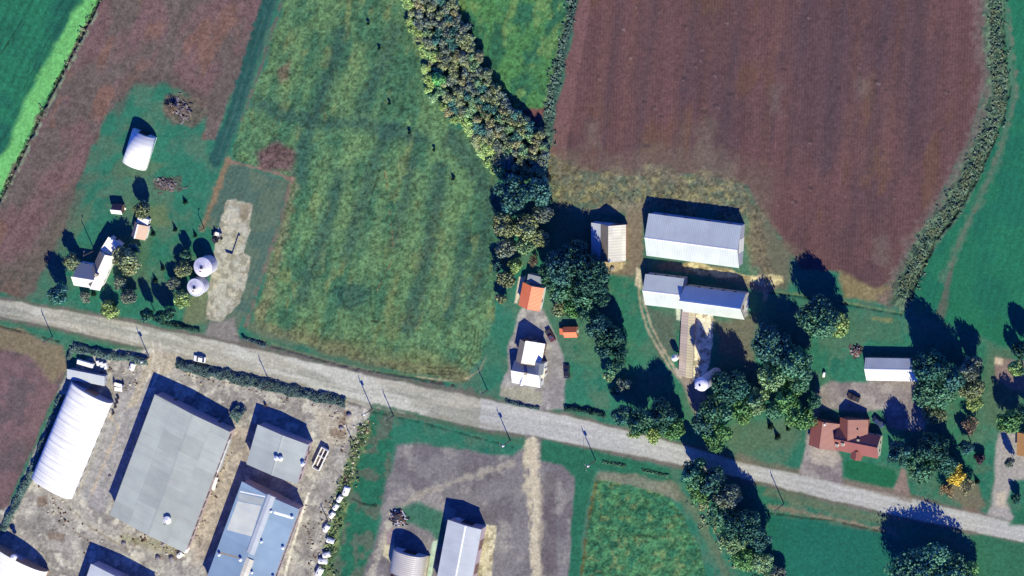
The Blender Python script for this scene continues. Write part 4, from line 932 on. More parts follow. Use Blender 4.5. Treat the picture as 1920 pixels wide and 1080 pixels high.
def grain_bin(u, v, ht, r, label):
    p = P(u, v, ht); t = thing('grain_bin', label, 'grain bin', (p.x, p.y, 0), 0, 'grain bins beside the concrete slab')
    st = []; z = -0.2
    while z < ht: st += [(r, z), (r+0.03, z+0.2), (r, z+0.4)]; z += 0.45
    MB().lathe(st, 32).build('body', 'bin_wall', t)
    mb = MB(); n = 32; ap = ht+r*0.42
    mb.lathe([(r+0.18, ht-0.02), (r+0.18, ht+0.06), (0.45, ap-0.1)], n)
    for k in range(n):
        a = 2*PI*k/n; mb.bar(((r+0.15)*math.cos(a), (r+0.15)*math.sin(a), ht+0.09), (0.5*math.cos(a), 0.5*math.sin(a), ap-0.07), 0.035, 0.03, 4)
    rf = mb.build('roof', 'bin_roof', t)
    MB().lathe([(0.5, ap-0.16), (0.5, ap+0.12), (0.1, ap+0.3)], 12).build('roof_cap', 'dark_metal', rf)
    a = math.radians(250)
    MB().box(-0.35, 0.35, 0, 0.4, 0, 0.35).build('roof_hatch', 'rust', rf, (r*0.5*math.cos(a), r*0.5*math.sin(a), ht+r*0.2))
    MB().box(-0.5, 0.5, r-0.05, r+0.06, 0.3, 2.2).build('door', 'door', t)
grain_bin(380.5, 501, 5.0, 3.05, 'northern grain bin of the two, beside the pale slab, casting the longer shadow')
grain_bin(367, 538.5, 4.4, 2.85, 'southern grain bin of the two, nearest the pale green roadside tree')
p = P(1264, 672, 4.2); t = thing('feed_hopper', 'small white feed hopper on legs west of the covered feed bunk', 'hopper', (p.x, p.y, 0))
MB().lathe([(0.2, 1.1), (1.05, 2.2), (1.05, 4.0), (0.25, 4.7), (0.25, 4.85)], 18).build('tank', 'white_paint', t)
for k in range(4):
    a = PI/4+k*PI/2; MB().bar((1.0*math.cos(a), 1.0*math.sin(a), 0), (1.0*math.cos(a), 1.0*math.sin(a), 2.9), 0.06).build('leg', 'dark_metal', t)
MB().bar((0, 0, 1.0), (1.9, 0.4, 1.7), 0.12).build('auger', 'dark_metal', t)
# low wall on the silage slab
p = P(450, 442); t = thing('slab_wall', 'low white L-shaped wall standing on the pale concrete slab', 'wall', (p.x, p.y, 0))
mb = MB()
pts = [P(450, 441), P(438, 477), P(425, 473)]
for a, c in ((pts[0], pts[1]), (pts[1], pts[2])):
    d = (c-a).normalized(); nrm = Vector((-d.y, d.x, 0))*0.16; a = a-t.location; c = c-t.location+d*0.16
    vs = [a+nrm, c+nrm, c-nrm, a-nrm]; mb.add([(q_.x, q_.y, -0.2) for q_ in vs]+[(q_.x, q_.y, 0.9) for q_ in vs], [(0, 1, 2, 3), (4, 5, 6, 7), (0, 1, 5, 4), (1, 2, 6, 5), (2, 3, 7, 6), (3, 0, 4, 7)])
mb.build('wall', 'concrete', t)

# ------------------------------------------------------------------ leaves, trees, hedges, weeds
def leaf_mesh(name, pos, nrm, size, tone, mat, rng):
    """one mesh of many small leaf-clump blades: pos (n,3), preferred normals, sizes and tones"""
    n = len(pos)
    d = nrm+rng.normal(0, 0.55, (n, 3)); d /= np.linalg.norm(d, axis=1)[:, None]+1e-9
    a = np.cross(d, rng.normal(0, 1, (n, 3))); a /= np.linalg.norm(a, axis=1)[:, None]+1e-9
    b = np.cross(d, a); s = (size*rng.uniform(0.6, 1.35, n))[:, None]
    k = rng.uniform(0.55, 0.9, n)[:, None]
    v = np.stack([pos-a*s, pos-b*s*k+d*s*0.18, pos+a*s, pos+b*s*k+d*s*0.18], 1).reshape(-1, 3)
    me = bpy.data.meshes.new(name); me.vertices.add(4*n); me.loops.add(4*n); me.polygons.add(n)
    me.vertices.foreach_set('co', v.astype(np.float32).ravel())
    me.loops.foreach_set('vertex_index', np.arange(4*n, dtype=np.int32)); me.polygons.foreach_set('loop_start', np.arange(0, 4*n, 4, dtype=np.int32))
    t = np.repeat(tone, 4, 0); at = me.attributes.new('Col', 'FLOAT_COLOR', 'POINT')
    at.data.foreach_set('color', np.concatenate([t, np.ones((4*n, 1))], 1).astype(np.float32).ravel())
    me.materials.append(mat); me.update(calc_edges=True); return me

def crown_round(seed, nl, leaves, size, zlo=0.22, spread=0.62, tall=1.0):
    rng = np.random.default_rng(seed); pos = []; nr = []; tone = []
    cz = (zlo+1)/2; hz = (1-zlo)/2
    lobes = []
    for i in range(nl):
        d = rng.normal(0, 1, 3); d /= np.linalg.norm(d); d[2] = d[2]*0.9+0.12
        r = spread*rng.uniform(0.55, 1.12); lr = rng.uniform(0.24, 0.46)
        lobes.append((np.array([d[0]*r, d[1]*r, cz+d[2]*hz*r*1.05]), lr))
    for i in range(max(0, (nl-14)//2)):                    # upright leading shoots above the main crown
        a = rng.uniform(0, 2*PI); r = spread*rng.uniform(0.1, 0.85)
        lobes.append((np.array([math.cos(a)*r, math.sin(a)*r, cz+hz*(1.05-0.75*(r/spread)**2)*rng.uniform(0.6, 0.95)]), rng.uniform(0.10, 0.19)))
    lobes.append((np.array([0, 0, cz]), 0.5))
    wts = np.array([l[1]**2 for l in lobes]); wts /= wts.sum()
    for (c, lr), w in zip(lobes, wts):
        m = int(leaves*w); d = rng.normal(0, 1, (m, 3)); d /= np.linalg.norm(d, axis=1)[:, None]
        keep = vnoise(d[:, 0]*3+seed, d[:, 1]*3+d[:, 2]*2, 0.9, seed+3) > 0.24
        d = d[keep]; m = len(d)
        rad = lr*rng.uniform(0.62, 1.12, m)
        p = c+d*rad[:, None]*np.array([1, 1, hz*(1.25 if lr > 0.2 else 2.6)])
        tn = rng.uniform(0.75, 1.2)*rng.uniform(0.85, 1.16, m)
        hue = rng.normal(0, 0.06)
        pos.append(p); nr.append(d*np.array([1, 1, 1.2])); tone.append(np.stack([tn*(1+hue), tn, tn*(1-hue*0.7)], 1))
    pos = np.concatenate(pos); nr = np.concatenate(nr); tone = np.concatenate(tone)
    return leaf_mesh('crown', pos, nr, np.full(len(pos), size), np.clip(tone, 0.3, 1.8), M['leaf'], rng)
def crown_cone(seed, leaves, size):
    rng = np.random.default_rng(seed); z = 1-rng.power(2, leaves)*0.93
    tier = 0.75+0.25*np.sin(z*42+rng.uniform(0, 6)); a = rng.uniform(0, 2*PI, leaves)
    r = (1-z)*tier*rng.uniform(0.55, 1.05, leaves)*(0.85+0.15*np.sin(a*5+z*30))
    pos = np.stack([r*np.cos(a), r*np.sin(a), z-0.08*r], 1); nr = np.stack([np.cos(a), np.sin(a), np.full(leaves, 0.8)], 1)
    tn = rng.uniform(0.7, 1.25, leaves); return leaf_mesh('crown', pos, nr, np.full(leaves, size), np.stack([tn]*3, 1), M['leaf'], rng)
def trunk_mesh(seed, top=0.6, r=0.06, limbs=6):
    rr = random.Random(seed); mb = MB(); mb.bar((0, 0, -0.03), (rr.uniform(-.04, .04), rr.uniform(-.04, .04), top*0.55), r, r*0.7, 8)
    for i in range(limbs):
        a = i*2*PI/limbs+rr.uniform(-.4, .4); z0 = top*rr.uniform(0.35, 0.6); R_ = rr.uniform(0.35, 0.65)
        mb.bar((0, 0, z0), (R_*math.cos(a), R_*math.sin(a), z0+rr.uniform(0.15, 0.38)), r*0.5, r*0.15, 6)
    mb.bar((0, 0, top*0.5), (rr.uniform(-.1, .1), rr.uniform(-.1, .1), 0.86), r*0.65, r*0.15, 6)
    me = bpy.data.meshes.new('trunk'); me.from_pydata(mb.v, [], mb.f); me.materials.append(M['bark']); me.update(); return me
CROWNS = {'round': [crown_round(100+i, 17+i, 3000, 0.085) for i in range(6)], 'big': [crown_round(130+i, 34, 9500, 0.052, 0.16, 0.68) for i in range(3)],
          'mid': [crown_round(140+i, 24, 5200, 0.066, 0.18, 0.66) for i in range(5)],
          'small': [crown_round(160+i, 12+i, 1800, 0.10, 0.12) for i in range(6)], 'cone': [crown_cone(180+i, 900, 0.10) for i in range(3)],
          'huge': [crown_round(197, 60, 24000, 0.034, 0.14, 0.70)],
          'sparse': [crown_round(190+i, 14, 900, 0.075, 0.2, 0.7) for i in range(2)]}
TRUNKS = {k: [trunk_mesh(hash(k) % 1000 if False else 7*len(k)+i, 0.6, 0.05 if k == 'big' else 0.07, 7) for i in range(2)] for k in CROWNS}
LC = {'teal': C(78, 118, 100), 'dark': C(58, 96, 88), 'green': C(92, 132, 88), 'yg': C(134, 156, 104), 'olive': C(122, 132, 104), 'yellow': C(196, 178, 88), 'gold': C(132, 132, 106), 'grey': C(108, 120, 112),
      'brown': C(128, 112, 100), 'purple': C(78, 64, 82), 'bluegreen': C(70, 110, 108), 'spruce': C(30, 52, 44), 'palegreen': C(118, 146, 116), 'rust': C(136, 116, 96), 'mint': C(112, 172, 112)}
LEAFK = 1.9
PROTO = {}
tcount = 0
def tree(u, v, r, h, kind, colour, label, cat='tree', name='tree', group=None, at=0.6, bright=1.0):
    """crown centre seen at (u, v), crown radius r photograph pixels, height h metres"""
    global tcount
    tcount += 1
    p = P(u, v, h*at); R_ = r*MPP
    k = (kind, tcount % len(CROWNS[kind]), name)
    c = LC[colour]; j = random.uniform(0.88, 1.14)*bright*LEAFK
    if k not in PROTO:
        t = thing(name, label, cat, (p.x, p.y, 0), group=group)
        a = bpy.data.objects.new('trunk', TRUNKS[kind][tcount % 2]); link(a, t)
        b_ = bpy.data.objects.new('crown', CROWNS[kind][k[1]]); link(b_, t); PROTO[k] = t
    else:
        t = copy_tree(PROTO[k]); t['label'] = label; t['category'] = cat
        if group: t['group'] = group
        elif 'group' in t: del t['group']
    t.location = (p.x, p.y, 0); t.scale = (R_*random.uniform(.94, 1.06), R_*random.uniform(.94, 1.06), h); t.rotation_euler = (0, 0, random.uniform(0, 6.28))
    for ch in t.children:
        if ch.name.startswith('crown'): ch.color = (c[0]*j, c[1]*j, c[2]*j, 1)
    return t
G1 = 'trees round the western farmyard'; G2 = 'trees of the centre property'; G3 = 'trees round the eastern farm'; G4 = 'trees along the eastern gardens'; G5 = 'trees south of the road'
TR = [
 # western farm
 (238, 486, 27, 9, 'mid', 'olive', 'spreading olive tree on the east side of the white farmhouse', G1), (134, 490, 17, 7, 'round', 'olive', 'small olive tree touching the west gable of the white farmhouse', G1),
 (112, 552, 20, 10, 'round', 'bluegreen', 'dark tree southwest of the white farmhouse with a tall shadow', G1), (206, 578, 19, 5, 'round', 'yg', 'yellow-green tree hanging over the road edge south of the farmhouse', G1),
 (240, 556, 16, 5, 'round', 'grey', 'grey-green small tree between the yellow-green roadside tree and the farmhouse', G1), (268, 392, 17, 7.5, 'round', 'olive', 'lone tree on the back lawn with a big round shadow, east of the brown shed', G1),
 (276, 590, 13, 9, 'round', 'teal', 'westernmost of the narrow trees in the roadside row by the bins', G1), (300, 594, 13, 9, 'round', 'dark', 'narrow dark tree in the roadside row, second from its west end', G1),
 (318, 590, 13, 7.5, 'round', 'teal', 'narrow tree in the roadside row, just west of the bright green tree', G1), (340, 562, 18, 6, 'round', 'yg', 'bright yellow-green tree beside the southern grain bin', G1),
 (342, 504, 17, 5.5, 'round', 'olive', 'grey-olive tree squeezed against the northern grain bin', G1), (325, 532, 14, 5, 'round', 'grey', 'low grey tree west of the southern grain bin', G1),
 (350, 476, 11, 5.5, 'small', 'teal', 'small round tree northwest of the two grain bins', G1), (160, 558, 12, 3, 'small', 'grey', 'grey bushy tree south of the white farmhouse by the drive', G1),
 (322, 205, 12, 2.6, 'sparse', 'brown', 'thin brown shrubby tree on the rubble heap north of the farm', G1),
 (252, 466, 12, 3.2, 'small', 'bluegreen', 'dark bushy tree south of the pink-roofed garage', G1), (222, 530, 13, 4, 'small', 'grey', 'dark grey bush east of the farmhouse south wing', G1),
 # centre property
 (962, 364, 32, 11, 'mid', 'bluegreen', 'dark blue-green tree at the northwest corner of the centre property', G2), (1008, 364, 28, 11, 'mid', 'bluegreen', 'dark tree at the north tip where the centre property meets the wood strip', G2),
 (948, 420, 24, 8, 'mid', 'olive', 'pale olive tree on the meadow edge below the dark northwest tree', G2), (988, 425, 26, 9, 'mid', 'olive', 'olive tree in the middle of the northern grove of the centre property', G2),
 (950, 468, 20, 7, 'round', 'grey', 'grey-green tree on the meadow edge northwest of the orange garage', G2), (985, 458, 20, 7, 'round', 'palegreen', 'pale green tree north of the orange garage', G2),
 (948, 522, 18, 7, 'round', 'olive', 'olive tree west of the orange garage roof', G2), (965, 498, 14, 6, 'small', 'yg', 'yellowish tree next to the pale slab by the orange garage', G2), (938, 560, 12, 4, 'small', 'olive', 'low olive bush southwest of the orange garage', G2),
 (1000, 488, 11, 5, 'sparse', 'brown', 'thin brownish tree just north of the grey lean-to of the orange garage', G2),
 (1060, 498, 34, 14, 'big', 'bluegreen', 'large dark tree northeast of the orange garage', G2), (1106, 512, 34, 14, 'big', 'dark', 'largest dark tree, beside the narrow stepped shed', G2),
 (1052, 540, 24, 9, 'mid', 'teal', 'teal tree between the orange garage and the big dark trees', G2), (1092, 556, 26, 10, 'mid', 'teal', 'broad tree south of the largest dark tree', G2), (1128, 552, 20, 10, 'mid', 'dark', 'dark tree on the east edge of the grove, above the eastern lawn strip', G2),
 (1050, 580, 18, 4, 'small', 'olive', 'low olive shrub tree north of the tiny orange shed', G2), (1118, 612, 24, 10, 'mid', 'bluegreen', 'blue-green tree just east of the tiny orange shed', G2), (1150, 632, 19, 10, 'round', 'dark', 'dark narrow-crowned tree in the eastern tree line, east of the tiny orange shed', G2),
 (1135, 655, 17, 9, 'round', 'bluegreen', 'tree in the middle of the eastern tree line', G2), (1156, 684, 19, 8, 'round', 'teal', 'round tree near the south end of the eastern tree line', G2), (1140, 706, 13, 4.5, 'small', 'palegreen', 'pale bush at the south end of the eastern tree line', G2),
 (1170, 722, 15, 4, 'small', 'grey', 'grey bare-looking bush above the roadside corner trees', G2), (1153, 735, 9, 3, 'small', 'dark', 'small dark bush on the lawn edge by the grey bare bush', G2),
 (1168, 778, 20, 10, 'mid', 'bluegreen', 'dark tree at the roadside corner of the lawn', G2), (1205, 790, 26, 12, 'mid', 'teal', 'teal tree leaning over the road at the property corner', G2), (1243, 778, 28, 12, 'mid', 'dark', 'dark broad tree east of the property corner', G2),
 (1258, 802, 24, 8, 'mid', 'green', 'green tree at the road edge east of the corner trees', G2), (1190, 812, 13, 4, 'small', 'yg', 'yellow-green bush on the road verge at the property corner', G2), (1228, 816, 16, 4.5, 'round', 'yg', 'yellow-green shrub tree overhanging the road', G2),
 (1076, 470, 24, 11, 'mid', 'dark', 'dark tree at the north end of the grove, west of the stepped shed', G2), (1030, 512, 20, 9, 'mid', 'teal', 'teal tree hugging the north side of the orange garage', G2), (1076, 580, 20, 7, 'round', 'green', 'green tree just northeast of the tiny orange shed', G2), (1100, 588, 18, 9, 'round', 'teal', 'teal tree north of the blue-green tree by the tiny orange shed', G2), (1162, 660, 14, 8, 'round', 'dark', 'dark tree on the outer side of the eastern tree line', G2), (1132, 634, 16, 9, 'round', 'teal', 'teal tree on the inner side of the eastern tree line', G2),
 (1016, 402, 20, 8, 'round', 'grey', 'grey-green tree on the east side of the northern grove', G2), (1012, 448, 17, 6, 'round', 'olive', 'olive tree at the east edge of the northern grove', G2), (932, 496, 14, 5, 'small', 'bluegreen', 'dark bushy tree on the meadow edge west of the grove', G2),
 # eastern farm
 (1368, 728, 32, 13, 'big', 'dark', 'dark tree east of the silo', G3), (1345, 768, 30, 12, 'mid', 'teal', 'teal tree just south of the silo shadow', G3), (1322, 792, 24, 9, 'mid', 'bluegreen', 'blue-green tree southeast of the farm lane mouth', G3), (1348, 818, 28, 8, 'mid', 'green', 'light green tree on the road verge south of the silo', G3),
 (1392, 768, 26, 9, 'mid', 'green', 'green tree between the silo and the front lawn', G3), (1420, 752, 24, 9, 'mid', 'palegreen', 'pale green tree on the north edge of the front lawn', G3),
 (1446, 648, 34, 14, 'big', 'bluegreen', 'tall dark tree south of the steep dark-roofed barn', G3), (1490, 680, 36, 14, 'big', 'teal', 'largest teal tree west of the white workshop', G3), (1448, 704, 28, 10, 'mid', 'palegreen', 'pale tree below the tall dark tree by the barn', G3), (1500, 712, 22, 9, 'mid', 'teal', 'tree southeast of the largest teal tree', G3),
 (1478, 745, 26, 10, 'mid', 'green', 'green tree at the north edge of the red-roofed house drive', G3), (1500, 778, 28, 9, 'mid', 'green', 'green tree beside the west wing of the red-roofed house', G3), (1452, 768, 20, 8, 'round', 'teal', 'teal tree on the lawn side of the house trees', G3), (1526, 752, 14, 7, 'round', 'teal', 'small tree at the northwest corner of the red-roofed house', G3),
 (1535, 592, 36, 13.5, 'big', 'teal', 'single big tree on the lawn edge south of the brown field', G3), (1568, 606, 26, 6, 'round', 'yg', 'yellow-green tree attached to the single big lawn tree', G3),
 # eastern gardens
 (1742, 690, 36, 15, 'big', 'dark', 'big dark tree overlapping the east end of the white workshop', G4), (1748, 728, 36, 11, 'big', 'teal', 'big teal tree just south of the dark workshop tree', G4), (1752, 768, 24, 7, 'mid', 'olive', 'olive tree south of the big teal garden tree', G4),
 (1786, 705, 24, 12, 'mid', 'bluegreen', 'blue-green tree east of the dark workshop tree', G4), (1820, 690, 20, 11, 'mid', 'grey', 'grey-green tall tree near the pale eastern drive', G4), (1822, 728, 22, 8, 'mid', 'olive', 'grey-olive tree south of the tall grey-green tree', G4), (1826, 756, 18, 5, 'round', 'yg', 'yellow-olive bush by the eastern drive', G4),
 (1908, 690, 17, 9, 'round', 'yg', 'yellow-green tree at the right edge on the pale drive', G4), (1892, 788, 22, 10, 'mid', 'green', 'green tree above the ochre-roofed building', G4), (1925, 770, 16, 9, 'round', 'teal', 'tree cut by the right edge above the ochre roof', G4),
 (1822, 796, 17, 5, 'sparse', 'brown', 'thin brownish tree between the gardens', G4), (1690, 848, 22, 12, 'mid', 'bluegreen', 'blue-green tree just east of the cream gable of the red-roofed house', G4), (1748, 838, 30, 14, 'big', 'dark', 'dark broad tree in the middle of the garden thicket', G4),
 (1728, 876, 26, 9, 'mid', 'teal', 'teal tree on the road side of the garden thicket', G4), (1772, 868, 24, 9, 'mid', 'dark', 'dark tree beside the yellow tree', G4), (1796, 890, 20, 6.5, 'round', 'yellow', 'bright yellow tree near the road', G4), (1815, 912, 15, 5, 'sparse', 'gold', 'thin golden half-bare tree by the road', G4), (1775, 918, 14, 3.5, 'sparse', 'rust', 'low russet bush on the road verge', G4),
 (1836, 858, 11, 3.5, 'small', 'purple', 'purple-leaved round shrub on the lawn by the pale drive', G4), (1812, 838, 15, 8, 'round', 'bluegreen', 'small dark tree north of the bright yellow tree', G4), (1893, 868, 9, 7, 'small', 'grey', 'slim grey tree on the eastern drive', G4), (1905, 935, 10, 4, 'small', 'dark', 'dark bush on the lawn at the right edge by the road', G4), (1672, 846, 12, 4, 'cone', 'bluegreen', 'spiky blue-green conifer beside the cream gable', G4),
 (1918, 655, 18, 11, 'round', 'dark', 'dark tree cut by the right edge beside the green field', G4),
 # south of the road
 (1302, 888, 26, 12, 'mid', 'teal', 'tree on the south verge whose shadow crosses the road', G5), (1336, 900, 24, 11, 'mid', 'bluegreen', 'blue-green tree in the south roadside clump', G5), (1310, 922, 22, 5, 'mid', 'green', 'low green tree at the crop corner', G5), (1362, 930, 24, 11, 'mid', 'grey', 'grey-green tree in the middle of the south clump', G5),
 (1355, 962, 26, 9, 'mid', 'teal', 'teal tree at the west side of the south clump', G5), (1396, 985, 32, 13, 'big', 'dark', 'dark tree casting the widest shadow of the south clump', G5), (1375, 1010, 26, 8, 'mid', 'palegreen', 'pale green tree at the south end of the clump', G5), (1425, 1010, 20, 10, 'mid', 'bluegreen', 'blue-green tree on the east side of the south clump', G5),
 (1392, 1048, 22, 6, 'mid', 'green', 'green scrubby tree below the south clump', G5), (1430, 1056, 20, 6, 'mid', 'palegreen', 'pale scrubby tree at the bottom edge beside the green field', G5), (1460, 1078, 18, 5, 'round', 'grey', 'grey scrub tree at the bottom edge', G5),
 (1742, 1098, 68, 14.5, 'huge', 'teal', 'very large tree at the bottom edge whose shadow reaches the road', G5), (1808, 1082, 30, 9, 'big', 'green', 'green tree to the right of the very large tree', G5),
]
for u, v, r, h, k, c, l, g_ in TR: tree(u, v, r*1.1, h*1.08, k, c, l, 'tree', 'tree', g_)
for u, v, r, h, l in ((326, 432, 4.5, 3.2, 'dark small spruce on the open lawn, north of three'), (303, 505, 5, 3, 'dark small spruce on the lawn directly west of the bins'), (289, 528, 5, 3, 'dark small spruce on the lawn nearest the roadside tree row'),
                      (345, 380, 5, 2.4, 'little dark conifer on the northern back lawn'), (364, 443, 4, 2.6, 'dark conifer tight beside the path north of the bins'), (284, 440, 5, 3.4, 'dark conifer against the pink-roofed garage'),
                      (152, 555, 5, 3, 'dark pointed conifer under the farmhouse south gable'), (173, 553, 5.5, 3.2, 'darker conifer right of the one under the farmhouse gable'),
                      (1442, 802, 6, 3.6, 'western dark conifer on the front lawn by the road'), (1455, 822, 6, 3.8, 'southern dark conifer on the front lawn by the road'), (1476, 806, 5, 2.6, 'eastern dark conifer on the front lawn by the road'),
                      (1830, 905, 5, 3, 'small dark conifer between the yellow tree and the pale drive')):
    tree(u, v, r*1.35, h*0.85, 'cone', 'spruce', l, 'conifer', 'conifer', 'small dark conifers')
for u, v, l in ((690, 44, 'dark lone bush in the meadow, northernmost of six'), (711, 91, 'dark lone bush in the meadow, second from the north'), (730, 194, 'dark lone bush in the middle of the meadow'), (768, 249, 'dark lone bush in the meadow, level with the bend of the wood strip'),
                (813, 281, 'dark lone bush in the meadow nearest the wood strip'), (850, 336, 'dark lone bush in the meadow, southernmost of six')):
    tree(u, v, 3.6, 1.6, 'small', 'spruce', l, 'bush', 'bush', 'lone dark bushes in the meadow')

# wood strip between the two meadows: small bushy trees packed together
STRIP = [(748, -12), (772, 55), (800, 108), (797, 165), (832, 212), (882, 252), (906, 290), (930, 335), (1022, 335), (1022, 290), (1012, 250), (975, 216), (936, 176), (905, 116), (872, 58), (842, -12)]
def inside(u, v, poly):
    c = False
    for i in range(len(poly)):
        x1, y1 = poly[i]; x2, y2 = poly[i-1]
        if (y1 > v) != (y2 > v) and u < (x2-x1)*(v-y1)/(y2-y1)+x1: c = not c
    return c
LBL = {'olive': 'bushy olive tree packed in the diagonal wood strip between the two green fields', 'grey': 'greyish bushy tree packed in the diagonal wood strip between the two green fields', 'gold': 'golden-tan bushy tree packed in the diagonal wood strip between the two green fields',
       'bluegreen': 'blue-green bushy tree packed in the diagonal wood strip between the two green fields', 'palegreen': 'pale green bushy tree packed in the diagonal wood strip between the two green fields', 'yg': 'yellow-green bush on the sunny western edge of the diagonal wood strip'}
pts = []
rs = random.Random(5)
for _ in range(6000):
    u, v = rs.uniform(745, 1025), rs.uniform(-12, 335)
    if inside(u, v, STRIP) and all((u-a)**2+(v-b)**2 > 12.5**2 for a, b in pts): pts.append((u, v))
for u, v in pts:
    # distance from the sunny west edge decides height
    ul = np.interp(v, [-12, 55, 108, 165, 212, 252, 290, 335], [748, 772, 800, 797, 832, 882, 906, 930]); ur = np.interp(v, [-12, 58, 116, 176, 216, 250, 290, 335], [842, 872, 905, 936, 975, 1012, 1022, 1022])
    t = (u-ul)/max(1, ur-ul)
    if t < 0.16 and rs.random() < 0.7: c = 'yg'
    else: c = rs.choices(['olive', 'grey', 'gold', 'bluegreen', 'palegreen'], [3, 2.6, 0.8, 2.2 if 130 < v < 220 else 1.2, 1.6])[0]
    h = 2.2+2.2*min(1, t*1.6)+rs.uniform(-0.4, 0.5)
    tree(u, v, rs.uniform(10.5, 15), h, 'small', c, LBL[c], 'tree', 'bushy_tree', 'trees of the diagonal wood strip', bright=1.2)
tree(822, 148, 15, 6, 'round', 'mint', 'bright mint-green tree on the western bulge of the diagonal wood strip', 'tree', 'tree')

# hedges: leafy boxes along a line, each a thing of its own
def hedge(line, width, h, colour, label, dens=16, size=0.30, cat='hedge', name='hedge'):
    rng = np.random.default_rng(abs(hash(label)) % 1000 if False else len(label)*13+int(line[0][0]))
    W3 = [P(u, v) for u, v in line]; o0 = W3[0]
    pos = []; nr = []; tone = []
    c = np.array(LC[colour])
    for a, b_ in zip(W3[:-1], W3[1:]):
        L = (b_-a).length; d = (b_-a)/L; n_ = Vector((-d.y, d.x, 0)); w = width*MPP/2
        m = int(L*2*w*dens*(1+h)); t = rng.uniform(0, L, m); s = rng.uniform(-1, 1, m)
        bump = 0.35+1.3*vnoise(t+a.x, s*w+a.y, 1.6, 77)
        top = h*np.sqrt(np.clip(1-np.abs(s)**3, 0, 1))*bump
        z = np.where(rng.random(m) < 0.6, top, top*rng.random(m))
        px_ = np.array([a.x-o0.x, a.y-o0.y])[None, :]+np.outer(t, [d.x, d.y])+np.outer(s*w*(0.55+0.75*vnoise(t*1.0+a.x, np.sign(s)*7+a.y, 2.4, 79)), [n_.x, n_.y])
        pos.append(np.concatenate([px_, z[:, None]], 1)); nn = np.tile([0, 0, 1.0], (m, 1)); nn[:, 0] += s*n_.x; nn[:, 1] += s*n_.y; nr.append(nn)
        k = (0.7+0.6*vnoise(t+a.x, s*w+a.y, 1.1, 78))*rng.uniform(0.7, 1.3, m)
        tone.append(c[None, :]*k[:, None])
    pos = np.concatenate(pos); me = leaf_mesh(name, pos, np.concatenate(nr), np.full(len(pos), size), np.concatenate(tone), M['weed'], rng)
    o = bpy.data.objects.new(name, me); link(o); o.location = (o0.x, o0.y, 0); tag(o, label, cat, 'hedges and shrub rows'); return o
LC['hedge'] = C(104, 132, 134); LC['hedge2'] = C(92, 116, 122); LC['weedy'] = C(92, 110, 100); LC['drygrass'] = C(136, 126, 92)
hedge([(138, 652), (200, 664), (278, 676)], 18, 1.1, 'hedge', 'bluish roadside hedge behind the parked white trailer')
hedge([(135, 652), (128, 680)], 9, 1.0, 'hedge', 'short hedge end turning down beside the pale open shed')
hedge([(332, 683), (420, 702), (520, 726), (648, 755)], 24, 0.95, 'hedge2', 'long dark roadside hedge north of the large grey barns')
hedge([(118, 740), (88, 820), (52, 900), (20, 965), (0, 1000)], 16, 1.1, 'hedge', 'scrubby hedge between the southwest field and the long white hoop barn')
hedge([(1060, 766), (1100, 770), (1136, 780)], 12, 1.1, 'dark', 'low dark roadside hedge at the foot of the centre lawn')
hedge([(950, 752), (980, 760), (1012, 766)], 7, 0.8, 'hedge2', 'low dark shrub row in front of the white centre house')
hedge([(456, 633), (475, 640), (500, 648)], 7, 0.9, 'hedge2', 'short dark shrub row at the meadow corner by the farm drive')
hedge([(300, 604), (340, 612), (375, 620)], 10, 1.0, 'dark', 'low dark shrub row under the roadside trees by the bins')
hedge([(440, 768), (455, 780)], 34, 2.2, 'hedge', 'round grey-green shrub clump between the two grey barns', name='shrub_clump', cat='shrub')
hedge([(1130, 866), (1175, 874)], 7, 0.35, 'teal', 'dark shrub row on the south verge next to the crop')
hedge([(1205, 882), (1255, 892)], 7, 0.35, 'teal', 'dark shrub row on the south verge near the tall roadside trees')

# uncountable rough growth: one object per stretch
def weeds(name, line, width, dens, h, size, cols, seed):
    rng = np.random.default_rng(seed); W3 = [P(u, v) for u, v in line]; pos = []; tone = []
    for a, b_ in zip(W3[:-1], W3[1:]):
        L = (b_-a).length; d = (b_-a)/L; w = width*MPP/2; m = int(L*2*w*dens)
        t = rng.uniform(0, L, m); s = np.clip(rng.normal(0, 0.5, m), -1.3, 1.3)*w
        s = s*(0.45+1.1*vnoise(t+a.x, np.sign(s)*9+a.y, 3.5, seed+5))
        for _ in range(5):
            x = a.x+t*d.x-s*d.y+rng.normal(0, 0.28, m); y = a.y+t*d.y+s*d.x+rng.normal(0, 0.28, m)
            hh = h*(0.3+1.2*vnoise(x, y, 2.2, seed)**1.5)*rng.uniform(0.5, 1.2, m)
            pos.append(np.stack([x, y, hh*0.8], 1)); k = vnoise(x, y, 1.6, seed+1)
            ci = np.array(cols)[np.clip((k*len(cols)*1.2+rng.normal(0, .4, m)).astype(int), 0, len(cols)-1)]; tone.append(ci*rng.uniform(0.7, 1.3, m)[:, None])
    pos = np.concatenate(pos); me = leaf_mesh(name, pos, np.tile([0.2, -0.3, 0.8], (len(pos), 1)), np.full(len(pos), size), np.concatenate(tone), M['weed'], rng)
    o = bpy.data.objects.new(name, me); link(o); o['kind'] = 'stuff'; tag(o, None, None); return o
w1 = weeds('weeds', BANK, 34, 1.3, 0.7, 0.32, [C(70, 96, 90), C(92, 122, 108), C(122, 146, 132), C(112, 126, 104)], 301); w1['label'] = 'rough weeds on the bank beside the brown field'; w1['category'] = 'weeds'
w2 = weeds('weeds', [(1083, -20), (1072, 20), (1048, 120), (1028, 210), (1022, 300)], 22, 1.1, 0.6, 0.36, [C(76, 106, 104), C(94, 124, 118), C(116, 144, 136)], 302); w2['label'] = 'weeds along the ditch between the wedge of grass and the brown field'; w2['category'] = 'weeds'
